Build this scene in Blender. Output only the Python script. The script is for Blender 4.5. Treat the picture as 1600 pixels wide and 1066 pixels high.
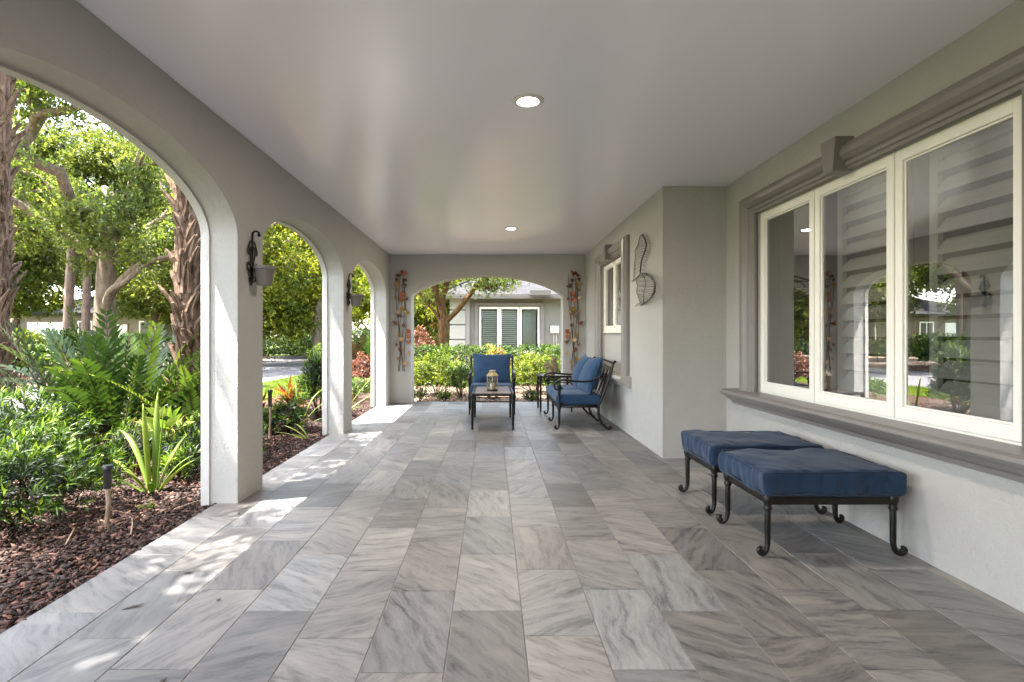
import bpy, bmesh, math, random
import numpy as np
from mathutils import Vector, Matrix, noise

for o in list(bpy.data.objects):
    bpy.data.objects.remove(o)
S = bpy.context.scene
COL = S.collection
R = math.radians

# ------------------------------------------------------------------ camera
cd = bpy.data.cameras.new("camera")
cam = bpy.data.objects.new("camera", cd); COL.objects.link(cam)
cam.location = (0, 0, 1.21); cam.rotation_euler = (R(90), 0, 0)
cd.sensor_width = 36.0; cd.lens = 826 / 1600 * 36
cd.shift_x = 32 / 1600; cd.shift_y = -7 / 1600
cd.clip_start = 0.05; cd.clip_end = 600
S.camera = cam

# ------------------------------------------------------------------ world + sun
SUN = Vector((-1.0, -0.35, 2.6)).normalized()      # direction towards the sun
w = bpy.data.worlds.new("World"); S.world = w; w.use_nodes = True
nt = w.node_tree
sky = nt.nodes.new("ShaderNodeTexSky"); sky.sky_type = 'NISHITA'; sky.sun_disc = False
sky.sun_elevation = math.asin(SUN.z); sky.sun_rotation = math.atan2(SUN.x, SUN.y)
sky.air_density = 1.0; sky.dust_density = 2.0; sky.ozone_density = 1.0
bg = nt.nodes["Background"]; bg.inputs[1].default_value = 0.11
# hazy, less saturated sky light
bw = nt.nodes.new("ShaderNodeRGBToBW"); nt.links.new(sky.outputs[0], bw.inputs[0])
wm = nt.nodes.new("ShaderNodeMix"); wm.data_type = 'RGBA'; wm.inputs["Factor"].default_value = .5
hz = nt.nodes.new("ShaderNodeMix"); hz.data_type = 'RGBA'; hz.blend_type = 'MULTIPLY'; hz.inputs["Factor"].default_value = 1
hz.inputs["B"].default_value = (1.03, 1.0, .98, 1); nt.links.new(bw.outputs[0], hz.inputs["A"])
nt.links.new(sky.outputs[0], wm.inputs["A"]); nt.links.new(hz.outputs["Result"], wm.inputs["B"])
nt.links.new(wm.outputs["Result"], bg.inputs[0])
ld = bpy.data.lights.new("sun", 'SUN'); ld.energy = 2.6; ld.angle = R(0.5); ld.color = (1.0, 0.96, 0.90)
sun = bpy.data.objects.new("sun", ld); COL.objects.link(sun)
sun.rotation_euler = SUN.to_track_quat('Z', 'Y').to_euler(); sun.location = (-8, -3, 20)
S.view_settings.view_transform = 'Standard'; S.view_settings.look = 'None'
S.view_settings.exposure = 4.25; S.view_settings.gamma = 1
S.cycles.max_bounces = 10; S.cycles.diffuse_bounces = 6; S.cycles.glossy_bounces = 4
S.cycles.transparent_max_bounces = 12; S.cycles.transmission_bounces = 4
S.cycles.caustics_reflective = False; S.cycles.caustics_refractive = False
S.cycles.sample_clamp_indirect = 6.0
S.cycles.use_denoising = True

# ------------------------------------------------------------------ material helpers
def mat(name, col=(.5, .5, .5), rough=.6, spec=.5, metal=0.0):
    m = bpy.data.materials.new(name); m.use_nodes = True
    b = m.node_tree.nodes["Principled BSDF"]
    b.inputs["Base Color"].default_value = (*col, 1)
    b.inputs["Roughness"].default_value = rough
    b.inputs["Specular IOR Level"].default_value = spec
    b.inputs["Metallic"].default_value = metal
    return m, m.node_tree, b

def nd(t, kind, **kw):
    n = t.nodes.new(kind)
    for k, v in kw.items():
        setattr(n, k, v)
    return n

def noise_node(t, vec, scale, detail=4, rough=.55, dist=0.0):
    n = nd(t, "ShaderNodeTexNoise")
    n.inputs["Scale"].default_value = scale; n.inputs["Detail"].default_value = detail
    n.inputs["Roughness"].default_value = rough; n.inputs["Distortion"].default_value = dist
    if vec is not None: t.links.new(vec, n.inputs["Vector"])
    return n

def ramp(t, fac, stops):
    r = nd(t, "ShaderNodeValToRGB")
    e = r.color_ramp.elements
    while len(e) < len(stops): e.new(.5)
    for i, (p, c) in enumerate(stops):
        e[i].position = p; e[i].color = (*c, 1)
    t.links.new(fac, r.inputs[0])
    return r

def bump(t, b, height, strength, dist):
    n = nd(t, "ShaderNodeBump"); n.inputs["Strength"].default_value = strength
    n.inputs["Distance"].default_value = dist
    t.links.new(height, n.inputs["Height"]); t.links.new(n.outputs[0], b.inputs["Normal"])
    return n

def pos(t):
    return nd(t, "ShaderNodeNewGeometry").outputs["Position"]

def objco(t):
    return nd(t, "ShaderNodeTexCoord").outputs["Object"]

def mottled(name, c1, c2, scale, rough=.7, spec=.3, bscale=None, bstr=.3, bdist=.004, use_obj=False, detail=5):
    m, t, b = mat(name, c1, rough, spec)
    v = objco(t) if use_obj else pos(t)
    n = noise_node(t, v, scale, detail, .6)
    r = ramp(t, n.outputs[0], [(.3, c1), (.7, c2)])
    t.links.new(r.outputs[0], b.inputs["Base Color"])
    if bscale:
        n2 = noise_node(t, v, bscale, 3, .6)
        bump(t, b, n2.outputs[0], bstr, bdist)
    return m

M = {}
def stucco(name, c1, c2):
    m, t, b = mat(name, c1, .75, .25)
    v = pos(t)
    big = noise_node(t, v, 1.3, 5, .6)
    r = ramp(t, big.outputs[0], [(.3, c1), (.72, c2)])
    t.links.new(r.outputs[0], b.inputs["Base Color"])
    f = noise_node(t, v, 70, 4, .75)
    g = noise_node(t, v, 9, 3, .6)
    mx = nd(t, "ShaderNodeMath", operation='MULTIPLY_ADD')
    t.links.new(g.outputs[0], mx.inputs[0]); mx.inputs[1].default_value = 1.3
    t.links.new(f.outputs[0], mx.inputs[2])
    bump(t, b, mx.outputs[0], .9, .007)
    return m
M['wall'] = stucco('grey_stucco', (.38, .370, .343), (.42, .410, .38))
M['arch'] = stucco('arch_stucco', (.50, .49, .46), (.56, .545, .51))
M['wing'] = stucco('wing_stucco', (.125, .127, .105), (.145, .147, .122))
M['ceil'] = None
m, t, b = mat('ceiling_paint', (.84, .825, .875), .24, .7)
b.inputs['Roughness'].default_value = .25
M['ceil'] = m
M['trim'] = mottled('taupe_trim_paint', (.175, .16, .152), (.20, .185, .175), 5, .38, .5, 60, .15, .002)
M['trimlight'] = mottled('light_trim_paint', (.33, .31, .28), (.36, .34, .31), 5, .5, .4)
M['wtrim'] = mottled('wing_window_trim', (.12, .11, .10), (.14, .13, .12), 5, .5, .4)
M['cream'] = mottled('cream_frame_paint', (.74, .72, .66), (.80, .78, .72), 3, .35, .5)
M['shutter'] = mottled('shutter_paint', (.78, .76, .71), (.84, .82, .77), 3, .4, .5)
M['iron'] = mottled('bronze_black_cast_metal', (.004, .0035, .003), (.012, .010, .008), 30, .40, .32, 120, .3, .002, True)
M['wire'] = mottled('dark_wire', (.02, .017, .014), (.05, .04, .03), 30, .5, .5)
M['gutter'] = mottled('gutter_paint', (.055, .05, .043), (.065, .06, .052), 3, .5, .4)
M['potm'] = mottled('grey_pot_plastic', (.13, .115, .105), (.16, .14, .13), 9, .55, .4)
M['statue'] = mottled('weathered_cast_stone', (.13, .10, .06), (.26, .21, .13), 22, .8, .2, 60, .5, .004, True)
M['quoin'] = mottled('pale_quoin_paint', (.26, .26, .22), (.30, .30, .255), 3, .7, .3, 90, .3, .003)
M['plastic'] = mottled('white_box_plastic', (.66, .66, .63), (.72, .72, .69), 3, .5, .4)
M['lampwhite'] = mottled('white_lamp_ring', (.62, .57, .54), (.68, .63, .6), 4, .4, .5)
M['black'] = mottled('black_stake_plastic', (.012, .012, .012), (.03, .03, .03), 30, .35, .5)
M['stick'] = mottled('pale_wood_stick', (.18, .12, .08), (.36, .27, .19), 25, .8, .2, 80, .4, .003)
M['dryleaf'] = mottled('dry_leaf', (.03, .025, .02), (.08, .06, .045), 40, .7, .3)
M['gold'] = mottled('aged_brass', (.25, .19, .09), (.42, .33, .17), 20, .4, .5)
M['candle'] = mottled('cream_candle_wax', (.75, .66, .42), (.8, .72, .5), 8, .6, .4)
m, t, b = mat('lit_lamp', (1, 1, 1), .5)
b.inputs["Emission Color"].default_value = (1, .93, .84, 1); b.inputs["Emission Strength"].default_value = 9
M['lamp'] = m

# marble tile material: every tile face carries its own random vector
m, t, b = mat('grey_veined_marble', (.4, .4, .39), .42, .45)
at = nd(t, "ShaderNodeAttribute"); at.attribute_name = "tile_rand"
sep = nd(t, "ShaderNodeSeparateColor"); t.links.new(at.outputs["Color"], sep.inputs[0])
vm = nd(t, "ShaderNodeVectorMath", operation='MULTIPLY_ADD')
t.links.new(at.outputs["Color"], vm.inputs[0]); vm.inputs[1].default_value = (57, 91, 33)
t.links.new(pos(t), vm.inputs[2])
rot = nd(t, "ShaderNodeVectorRotate", rotation_type='Z_AXIS')
ang = nd(t, "ShaderNodeMath", operation='MULTIPLY_ADD')
t.links.new(sep.outputs[0], ang.inputs[0]); ang.inputs[1].default_value = 2.9; ang.inputs[2].default_value = -.6
t.links.new(vm.outputs[0], rot.inputs["Vector"]); t.links.new(ang.outputs[0], rot.inputs["Angle"])
wn = noise_node(t, rot.outputs[0], 2.1, 5, .62)
warp = nd(t, "ShaderNodeVectorMath", operation='MULTIPLY_ADD')
t.links.new(wn.outputs["Color"], warp.inputs[0]); warp.inputs[1].default_value = (.17, .17, 0)
t.links.new(rot.outputs[0], warp.inputs[2])
sc = nd(t, "ShaderNodeVectorMath", operation='MULTIPLY'); t.links.new(warp.outputs[0], sc.inputs[0])
sc.inputs[1].default_value = (3.6, 25.0, 1)
streak = noise_node(t, sc.outputs[0], 1.0, 9, .74, .25)
sc2 = nd(t, "ShaderNodeVectorMath", operation='MULTIPLY'); t.links.new(warp.outputs[0], sc2.inputs[0])
sc2.inputs[1].default_value = (2.2, 6.5, 1)
bands = noise_node(t, sc2.outputs[0], 1.0, 5, .6, .8)
dark = ramp(t, streak.outputs[0], [(.33, (.13, .127, .13)), (.42, (.265, .26, .26)), (.5, (.39, .383, .373)), (.6, (.47, .46, .445)), (.74, (.58, .57, .55))])
light = ramp(t, bands.outputs[0], [(.5, (0, 0, 0)), (.6, (.35,) * 3), (.68, (.75,) * 3)])
mixc = nd(t, "ShaderNodeMix", data_type='RGBA')
t.links.new(light.outputs[0], mixc.inputs["Factor"]); t.links.new(dark.outputs[0], mixc.inputs["A"])
mixc.inputs["B"].default_value = (.60, .58, .54, 1)
# overall tone of the tile
tone = ramp(t, sep.outputs[1], [(0, (.31, .305, .305)), (.18, (.43, .425, .42)), (.6, (.51, .505, .50)), (1, (.62, .62, .61))])
mul = nd(t, "ShaderNodeMix", data_type='RGBA', blend_type='MULTIPLY'); mul.inputs["Factor"].default_value = 1
t.links.new(mixc.outputs["Result"], mul.inputs["A"]); t.links.new(tone.outputs[0], mul.inputs["B"])
hue = ramp(t, sep.outputs[2], [(0, (1.045, .995, .95)), (.5, (1.015, .99, .97)), (1, (.975, .99, 1.01))])
mul2 = nd(t, "ShaderNodeMix", data_type='RGBA', blend_type='MULTIPLY'); mul2.inputs["Factor"].default_value = 1
t.links.new(mul.outputs["Result"], mul2.inputs["A"]); t.links.new(hue.outputs[0], mul2.inputs["B"])
grn = noise_node(t, pos(t), 420, 2, .7); grr = ramp(t, grn.outputs[0], [(.3, (.86, .86, .86)), (.7, (1.1, 1.1, 1.1))])
mul3 = nd(t, "ShaderNodeMix", data_type='RGBA', blend_type='MULTIPLY'); mul3.inputs["Factor"].default_value = 1
t.links.new(mul2.outputs["Result"], mul3.inputs["A"]); t.links.new(grr.outputs[0], mul3.inputs["B"])
t.links.new(mul3.outputs["Result"], b.inputs["Base Color"])
gr = noise_node(t, pos(t), 240, 3, .6); bump(t, b, gr.outputs[0], .12, .002)
rr = ramp(t, streak.outputs[0], [(.3, (.36,) * 3), (.7, (.52,) * 3)]); t.links.new(rr.outputs[0], b.inputs["Roughness"])
M['tile'] = m
M['grout'] = mottled('grout', (.17, .16, .15), (.36, .34, .31), 1.5, .9, .1)

def fabric(name, c1, c2):
    m, t, b = mat(name, c1, .85, .2)
    v = objco(t)
    s1 = nd(t, "ShaderNodeVectorMath", operation='MULTIPLY'); t.links.new(v, s1.inputs[0]); s1.inputs[1].default_value = (14, 160, 160)
    n1 = noise_node(t, s1.outputs[0], 1.0, 4, .7)
    s2 = nd(t, "ShaderNodeVectorMath", operation='MULTIPLY'); t.links.new(v, s2.inputs[0]); s2.inputs[1].default_value = (160, 14, 160)
    n2 = noise_node(t, s2.outputs[0], 1.0, 4, .7)
    ad = nd(t, "ShaderNodeMath", operation='ADD'); t.links.new(n1.outputs[0], ad.inputs[0]); t.links.new(n2.outputs[0], ad.inputs[1])
    hf = nd(t, "ShaderNodeMath", operation='MULTIPLY'); t.links.new(ad.outputs[0], hf.inputs[0]); hf.inputs[1].default_value = .5
    r = ramp(t, hf.outputs[0], [(.28, c1), (.72, c2)])
    t.links.new(r.outputs[0], b.inputs["Base Color"])
    b.inputs["Sheen Weight"].default_value = .12
    n3 = noise_node(t, v, 9, 3, .5)
    sm = nd(t, "ShaderNodeMath", operation='MULTIPLY_ADD'); t.links.new(n3.outputs[0], sm.inputs[0]); sm.inputs[1].default_value = 1.0
    t.links.new(hf.outputs[0], sm.inputs[2])
    bump(t, b, sm.outputs[0], .5, .006)
    return m
M['denim'] = fabric('denim_blue_fabric', (.009, .030, .072), (.027, .065, .13))
M['navy'] = fabric('faded_navy_fabric', (.007, .020, .050), (.021, .042, .080))
M['seam'] = fabric('navy_piping', (.008, .016, .040), (.016, .028, .062))

def leaf_mat(name, stops, trans=.35, rough=.42):
    m, t, b = mat(name, stops[0][1], rough, .3)
    a = nd(t, "ShaderNodeAttribute"); a.attribute_name = "lv"
    r = ramp(t, a.outputs["Fac"], stops)
    t.links.new(r.outputs[0], b.inputs["Base Color"])
    tr = nd(t, "ShaderNodeBsdfTranslucent")
    br = nd(t, "ShaderNodeMix", data_type='RGBA', blend_type='MULTIPLY'); br.inputs["Factor"].default_value = 1
    t.links.new(r.outputs[0], br.inputs["A"]); br.inputs["B"].default_value = (1.5, 1.5, .7, 1)
    t.links.new(br.outputs["Result"], tr.inputs["Color"])
    mx = nd(t, "ShaderNodeMixShader"); mx.inputs[0].default_value = trans
    t.links.new(b.outputs[0], mx.inputs[1]); t.links.new(tr.outputs[0], mx.inputs[2])
    t.links.new(mx.outputs[0], t.nodes["Material Output"].inputs[0])
    return m
M['oakleaf'] = leaf_mat('oak_leaf', [(0, (0.0299, 0.0487, 0.012)), (0.5, (0.0972, 0.1309, 0.0299)), (1, (0.2244, 0.2468, 0.0598))], .5, .5)
M['yleaf'] = leaf_mat('yellow_green_leaf', [(0, (0.0342, 0.0581, 0.0068)), (0.5, (0.13, 0.1573, 0.0123)), (1, (0.2873, 0.2736, 0.0239))], .4)
M['farleaf'] = leaf_mat('far_leaf', [(0, (0.0391, 0.0587, 0.0156)), (0.5, (0.1095, 0.1368, 0.0313)), (1, (0.219, 0.2346, 0.0547))], .45)
M['podo'] = leaf_mat('podocarpus_leaf', [(0, (0.0051, 0.014, 0.0038)), (0.45, (0.0224, 0.051, 0.0064)), (0.75, (0.0829, 0.1466, 0.0115)), (1, (0.1913, 0.2677, 0.0191))], .3, .5)
M['zamia'] = leaf_mat('glossy_frond', [(0, (.008, .018, .006)), (.55, (.026, .050, .010)), (1, (.12, .17, .018))], .25, .3)
M['fern'] = leaf_mat('fern_frond', [(0, (0.0375, 0.075, 0.0112)), (1, (0.15, 0.225, 0.03))], .4)
M['blade'] = leaf_mat('lily_blade', [(0, (0.0476, 0.0952, 0.0136)), (0.6, (0.1088, 0.1836, 0.0272)), (1, (0.2448, 0.2856, 0.0544))], .35)
M['hedge'] = leaf_mat('hedge_leaf', [(0, (0.0132, 0.029, 0.0053)), (0.5, (0.0474, 0.0896, 0.0105)), (1, (0.1423, 0.1897, 0.0211))], .35)
M['ybush'] = leaf_mat('golden_bush_leaf', [(0, (0.0306, 0.0561, 0.0061)), (0.5, (0.102, 0.1377, 0.0102)), (1, (0.2142, 0.2142, 0.0255))], .4)
M['red'] = leaf_mat('red_croton_leaf', [(0, (0.034, 0.0204, 0.0102)), (0.5, (0.102, 0.034, 0.0204)), (1, (0.204, 0.0884, 0.0612))], .3)
M['croton'] = leaf_mat('bromeliad_leaf', [(0, (0.051, 0.017, 0.017)), (0.4, (0.187, 0.0425, 0.0255)), (0.7, (0.2975, 0.153, 0.0255)), (1, (0.153, 0.2125, 0.034))], .3)
M['palmleaf'] = leaf_mat('palm_leaf', [(0, (0.027, 0.063, 0.018)), (1, (0.09, 0.144, 0.036))], .3)
M['grassm'] = leaf_mat('grass_blade', [(0, (0.0357, 0.0714, 0.0089)), (0.5, (0.0892, 0.1428, 0.0119)), (1, (0.2023, 0.2261, 0.0298))], .4)
M['chip'] = leaf_mat('bark_chip', [(0, (.010, .007, .006)), (.45, (.038, .022, .017)), (.7, (.095, .046, .033)), (.88, (.19, .088, .058)), (1, (.28, .18, .13))], 0.0, .8)
M['litter'] = leaf_mat('leaf_litter', [(0, (.06, .035, .022)), (.5, (.17, .105, .07)), (1, (.38, .28, .2))], 0.1, .8)
def bark(name, c1, c2, sc_=8, strch=.25, bd=.02):
    m, t, b = mat(name, c1, .9, .15)
    v = objco(t)
    s = nd(t, "ShaderNodeVectorMath", operation='MULTIPLY'); t.links.new(v, s.inputs[0]); s.inputs[1].default_value = (1, 1, strch)
    n = noise_node(t, s.outputs[0], sc_, 6, .7, .5)
    r = ramp(t, n.outputs[0], [(.32, c1), (.66, c2)])
    t.links.new(r.outputs[0], b.inputs["Base Color"])
    bump(t, b, n.outputs[0], .8, bd)
    return m
M['oakbark'] = bark('oak_bark', (.05, .04, .028), (.20, .15, .105))
M['pinebark'] = bark('pale_pine_bark', (.07, .05, .042), (.18, .135, .11))
M['mossbark'] = bark('mossy_bark', (.016, .012, .005), (.12, .062, .022), 14, .5, .01)
M['boots'] = bark('palm_boot_fibre', (.018, .011, .007), (.20, .13, .085), 22, .16, .012)
M['ground'] = mottled('lawn_soil', (.06, .09, .02), (.14, .17, .035), 1.2, .95, .1, 40, .4, .02)
M['soil'] = mottled('dark_soil', (.02, .013, .009), (.07, .04, .028), 14, .95, .1, 60, .6, .02)
M['sand'] = mottled('leaf_strewn_soil', (.06, .042, .03), (.19, .14, .105), 7, .95, .1, 40, .6, .015)
M['asphalt'] = mottled('worn_asphalt', (.075, .072, .075), (.12, .115, .115), 2.0, .9, .2, 90, .4, .006)
M['concrete'] = mottled('pale_concrete', (.20, .19, .178), (.27, .255, .235), 3.0, .9, .2, 90, .3, .004)
M['brown'] = mottled('brown_house_wall', (.12, .09, .075), (.17, .13, .105), 2, .8, .2)
M['orange'] = mottled('terracotta_wall', (.45, .16, .07), (.52, .20, .09), 2, .8, .2)
M['redroof'] = mottled('red_tile_roof', (.30, .12, .10), (.48, .26, .22), 9, .8, .2)
M['darkroom'] = mottled('dim_room_paint', (.10, .095, .085), (.12, .11, .10), 2, .9, .1)  # dark tone stands in for unlit interiors
M['shadecloth'] = mottled('pale_curtain', (.50, .50, .47), (.58, .58, .54), 4, .9, .1)
# shingles: brick texture laid on the roof
m, t, b = mat('grey_shingle_roof', (.3, .29, .3), .9, .2)
bt = nd(t, "ShaderNodeTexBrick"); bt.inputs["Scale"].default_value = 1.0
bt.inputs["Brick Width"].default_value = .33; bt.inputs["Row Height"].default_value = .15
bt.inputs["Mortar Size"].default_value = .008
bt.inputs["Color1"].default_value = (.022, .0215, .0225, 1); bt.inputs["Color2"].default_value = (.034, .033, .034, 1)
bt.inputs["Mortar"].default_value = (.014, .013, .013, 1)
t.links.new(objco(t), bt.inputs["Vector"]); t.links.new(bt.outputs["Color"], b.inputs["Base Color"])
bump(t, b, bt.outputs["Fac"], -.5, .01)
M['shingle'] = m
# window glass: clear pane with real reflection
def glass(name, ior, tint=(.93, .95, .93), rough=0.0, base=0.0):
    m = bpy.data.materials.new(name); m.use_nodes = True; t = m.node_tree
    t.nodes.remove(t.nodes["Principled BSDF"])
    fr = nd(t, "ShaderNodeFresnel"); fr.inputs[0].default_value = ior
    tr = nd(t, "ShaderNodeBsdfTransparent"); tr.inputs[0].default_value = (*tint, 1)
    gl = nd(t, "ShaderNodeBsdfGlossy"); gl.inputs["Roughness"].default_value = rough
    n = noise_node(t, pos(t), .9, 2, .5); bp = nd(t, "ShaderNodeBump"); bp.inputs["Strength"].default_value = .12
    bp.inputs["Distance"].default_value = .01
    t.links.new(n.outputs[0], bp.inputs["Height"]); t.links.new(bp.outputs[0], gl.inputs["Normal"])
    mx = nd(t, "ShaderNodeMixShader")
    ma = nd(t, "ShaderNodeMath", operation='MULTIPLY_ADD', use_clamp=True); t.links.new(fr.outputs[0], ma.inputs[0]); ma.inputs[1].default_value = .9; ma.inputs[2].default_value = base
    t.links.new(ma.outputs[0], mx.inputs[0]); t.links.new(tr.outputs[0], mx.inputs[1]); t.links.new(gl.outputs[0], mx.inputs[2])
    t.links.new(mx.outputs[0], t.nodes["Material Output"].inputs[0])
    return m
M['glass'] = glass('window_glass', 1.9, base=.44)
M['wglass'] = glass('wing_window_glass', 1.6, (.75, .82, .76), base=.05)
M['lglass'] = glass('lantern_glass', 1.5)
for k, (a, c) in {'fl0': ((.16, .035, .012), (.40, .12, .03)), 'fl1': ((.24, .13, .02), (.46, .29, .06)),
                  'fl2': ((.07, .025, .02), (.22, .085, .06)), 'fl3': ((.30, .14, .07), (.52, .36, .2))}.items():
    m = mottled('enamelled_copper_' + k, a, c, 35, .35, .6, None, .3, .004, True)
    m.node_tree.nodes['Principled BSDF'].inputs['Metallic'].default_value = .45
    M[k] = m

# ------------------------------------------------------------------ mesh helpers
def tag(o, label=None, cat=None, group=None, kind=None):
    if label: o['label'] = label
    if cat: o['category'] = cat
    if group: o['group'] = group
    if kind: o['kind'] = kind
    return o

def empty(name, loc, label, cat, group=None, rz=0.0):
    o = bpy.data.objects.new(name, None); COL.objects.link(o)
    o.location = loc; o.rotation_euler = (0, 0, rz); o.empty_display_size = .2
    return tag(o, label, cat, group)

def copy_tree(o, parent=None):
    c = o.copy(); COL.objects.link(c)
    if parent is not None: c.parent = parent
    for ch in list(o.children): copy_tree(ch, c)
    return c

class MB:
    def __init__(s): s.v = []; s.f = []
    def add(s, vs, fs):
        k = len(s.v); s.v.extend([tuple(p) for p in vs]); s.f.extend([tuple(i + k for i in f) for f in fs]); return s
    def box(s, x0, x1, y0, y1, z0, z1):
        s.add([(x0, y0, z0), (x1, y0, z0), (x1, y1, z0), (x0, y1, z0), (x0, y0, z1), (x1, y0, z1), (x1, y1, z1), (x0, y1, z1)],
              [(0, 3, 2, 1), (4, 5, 6, 7), (0, 1, 5, 4), (1, 2, 6, 5), (2, 3, 7, 6), (3, 0, 4, 7)]); return s
    def prism(s, poly, axis, a, b_):
        # poly in the plane across axis; extruded from a to b_
        n = len(poly)
        def P(p, h):
            return {'x': (h, p[0], p[1]), 'y': (p[0], h, p[1]), 'z': (p[0], p[1], h)}[axis]
        vs = [P(p, a) for p in poly] + [P(p, b_) for p in poly]
        fs = [tuple(range(n)), tuple(range(2 * n - 1, n - 1, -1))] + [(i, (i + 1) % n, n + (i + 1) % n, n + i) for i in range(n)]
        s.add(vs, fs); return s
    def tube(s, pts, rad, n=8, closed=False, flat=1.0):
        pts = [Vector(p) for p in pts]; m_ = len(pts)
        if not isinstance(rad, (list, tuple)): rad = [rad] * m_
        up = None; rings = []
        for i, p in enumerate(pts):
            if closed: d = (pts[(i + 1) % m_] - pts[i - 1])
            else: d = pts[min(i + 1, m_ - 1)] - pts[max(i - 1, 0)]
            if d.length < 1e-9: d = Vector((0, 0, 1))
            d.normalize()
            if up is None:
                a = Vector((0, 0, 1)) if abs(d.z) < .9 else Vector((1, 0, 0))
                up = (a - d * a.dot(d)).normalized()
            else:
                up = (up - d * up.dot(d))
                up = up.normalized() if up.length > 1e-6 else d.orthogonal().normalized()
            sd = d.cross(up)
            rings.append([p + (up * math.cos(2 * math.pi * j / n) + sd * math.sin(2 * math.pi * j / n) * flat) * rad[i] for j in range(n)])
        vs = [q for r_ in rings for q in r_]; fs = []
        for i in range(m_ if closed else m_ - 1):
            a = i * n; c = ((i + 1) % m_) * n
            for j in range(n):
                fs.append((a + j, a + (j + 1) % n, c + (j + 1) % n, c + j))
        if not closed:
            fs.append(tuple(range(n - 1, -1, -1))); fs.append(tuple(range((m_ - 1) * n, m_ * n)))
        s.add(vs, fs); return s
    def lathe(s, prof, n=16, c=(0, 0, 0)):
        vs = []; fs = []
        for r_, z in prof:
            for j in range(n):
                a = 2 * math.pi * j / n; vs.append((c[0] + r_ * math.cos(a), c[1] + r_ * math.sin(a), c[2] + z))
        for i in range(len(prof) - 1):
            for j in range(n):
                fs.append((i * n + j, i * n + (j + 1) % n, (i + 1) * n + (j + 1) % n, (i + 1) * n + j))
        if prof[0][0] > 1e-5: fs.append(tuple(range(n - 1, -1, -1)))
        if prof[-1][0] > 1e-5: fs.append(tuple(range((len(prof) - 1) * n, len(prof) * n)))
        s.add(vs, fs); return s
    def ball(s, c, r_, sx=1, sy=1, sz=1, n=12):
        k = n // 2
        return s.xf(lambda q: q, lambda q: q.lathe([(max(r_ * math.sin(math.pi * i / k), 1e-6), -r_ * math.cos(math.pi * i / k)) for i in range(k + 1)], n), Matrix.Translation(c) @ Matrix.Diagonal((sx, sy, sz, 1)))
    def xf(s, _, fn, mtx):
        q = MB(); fn(q); s.add([mtx @ Vector(p) for p in q.v], q.f); return s
    def build(s, name, m, parent=None, smooth=False, bevel=0.0, loc=None, recalc=True):
        me = bpy.data.meshes.new(name); me.from_pydata([tuple(p) for p in s.v], [], s.f)
        if recalc:
            bm = bmesh.new(); bm.from_mesh(me)
            bmesh.ops.recalc_face_normals(bm, faces=bm.faces)
            bm.to_mesh(me); bm.free()
        me.materials.append(m)
        if smooth: me.polygons.foreach_set("use_smooth", [True] * len(me.polygons))
        o = bpy.data.objects.new(name, me); COL.objects.link(o)
        if parent is not None: o.parent = parent
        if loc: o.location = loc
        if bevel:
            bv = o.modifiers.new("bevel", 'BEVEL'); bv.width = bevel; bv.segments = 2; bv.limit_method = 'ANGLE'; bv.angle_limit = R(40)
            if smooth is False: pass
        return o

def catmull(P, k=6):
    P = [Vector(p) for p in P]; out = []
    for i in range(len(P) - 1):
        p0 = P[max(i - 1, 0)]; p1 = P[i]; p2 = P[i + 1]; p3 = P[min(i + 2, len(P) - 1)]
        for j in range(k):
            u = j / k
            out.append(.5 * ((2 * p1) + (p2 - p0) * u + (2 * p0 - 5 * p1 + 4 * p2 - p3) * u * u + (3 * p1 - p0 - 3 * p2 + p3) * u ** 3))
    out.append(P[-1]); return out

# ---- leaves in bulk (numpy). Each leaf: 6 vertices, folded along the midrib
class Leaves:
    def __init__(s): s.parts = []
    def add(s, base, d, up, L, W, lv, fold=.25, droop=0.0):
        """base,d,up (N,3); L,W,lv (N,)"""
        base = np.asarray(base, float); d = np.asarray(d, float); up = np.asarray(up, float); N = len(base)
        if N == 0: return
        L = np.broadcast_to(np.asarray(L, float), (N,)); W = np.broadcast_to(np.asarray(W, float), (N,)); lv = np.broadcast_to(np.asarray(lv, float), (N,))
        d = d / (np.linalg.norm(d, axis=1, keepdims=True) + 1e-9)
        sd = np.cross(d, up); sd /= (np.linalg.norm(sd, axis=1, keepdims=True) + 1e-9)
        nn = np.cross(sd, d)
        L_ = L[:, None]; W_ = W[:, None]
        tip = base + d * L_ - nn * L_ * droop
        mid = base + d * L_ * .48 + nn * L_ * .03
        l1 = mid + sd * W_ * .5 + nn * W_ * fold; r1 = mid - sd * W_ * .5 + nn * W_ * fold
        V = np.stack([base, l1, tip, r1, mid], axis=1)      # 5 verts
        s.parts.append((V, lv))
    def build(s, name, m, parent=None, label=None, loc=None):
        V = np.concatenate([p[0] for p in s.parts]); lv = np.concatenate([p[1] for p in s.parts])
        N = len(V); k = 5
        if loc is not None: V = V - np.array(loc)
        me = bpy.data.meshes.new(name)
        me.vertices.add(N * k); me.vertices.foreach_set("co", V.reshape(-1).astype(np.float32))
        tri = np.array([[0, 4, 1], [4, 2, 1], [0, 3, 4], [4, 3, 2]])
        idx = (tri[None] + (np.arange(N) * k)[:, None, None]).reshape(-1)
        me.loops.add(len(idx)); me.loops.foreach_set("vertex_index", idx.astype(np.int32))
        me.polygons.add(N * 4)
        me.polygons.foreach_set("loop_start", (np.arange(N * 4) * 3).astype(np.int32))
        me.polygons.foreach_set("loop_total", np.full(N * 4, 3, np.int32))
        a = me.attributes.new("lv", 'FLOAT', 'POINT'); a.data.foreach_set("value", np.repeat(np.clip(lv, 0, 1), k).astype(np.float32))
        me.update(calc_edges=True); me.validate()
        me.materials.append(m)
        o = bpy.data.objects.new(name, me); COL.objects.link(o)
        if loc is not None: o.location = loc
        if parent is not None:
            o.parent = parent
        return o

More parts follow.
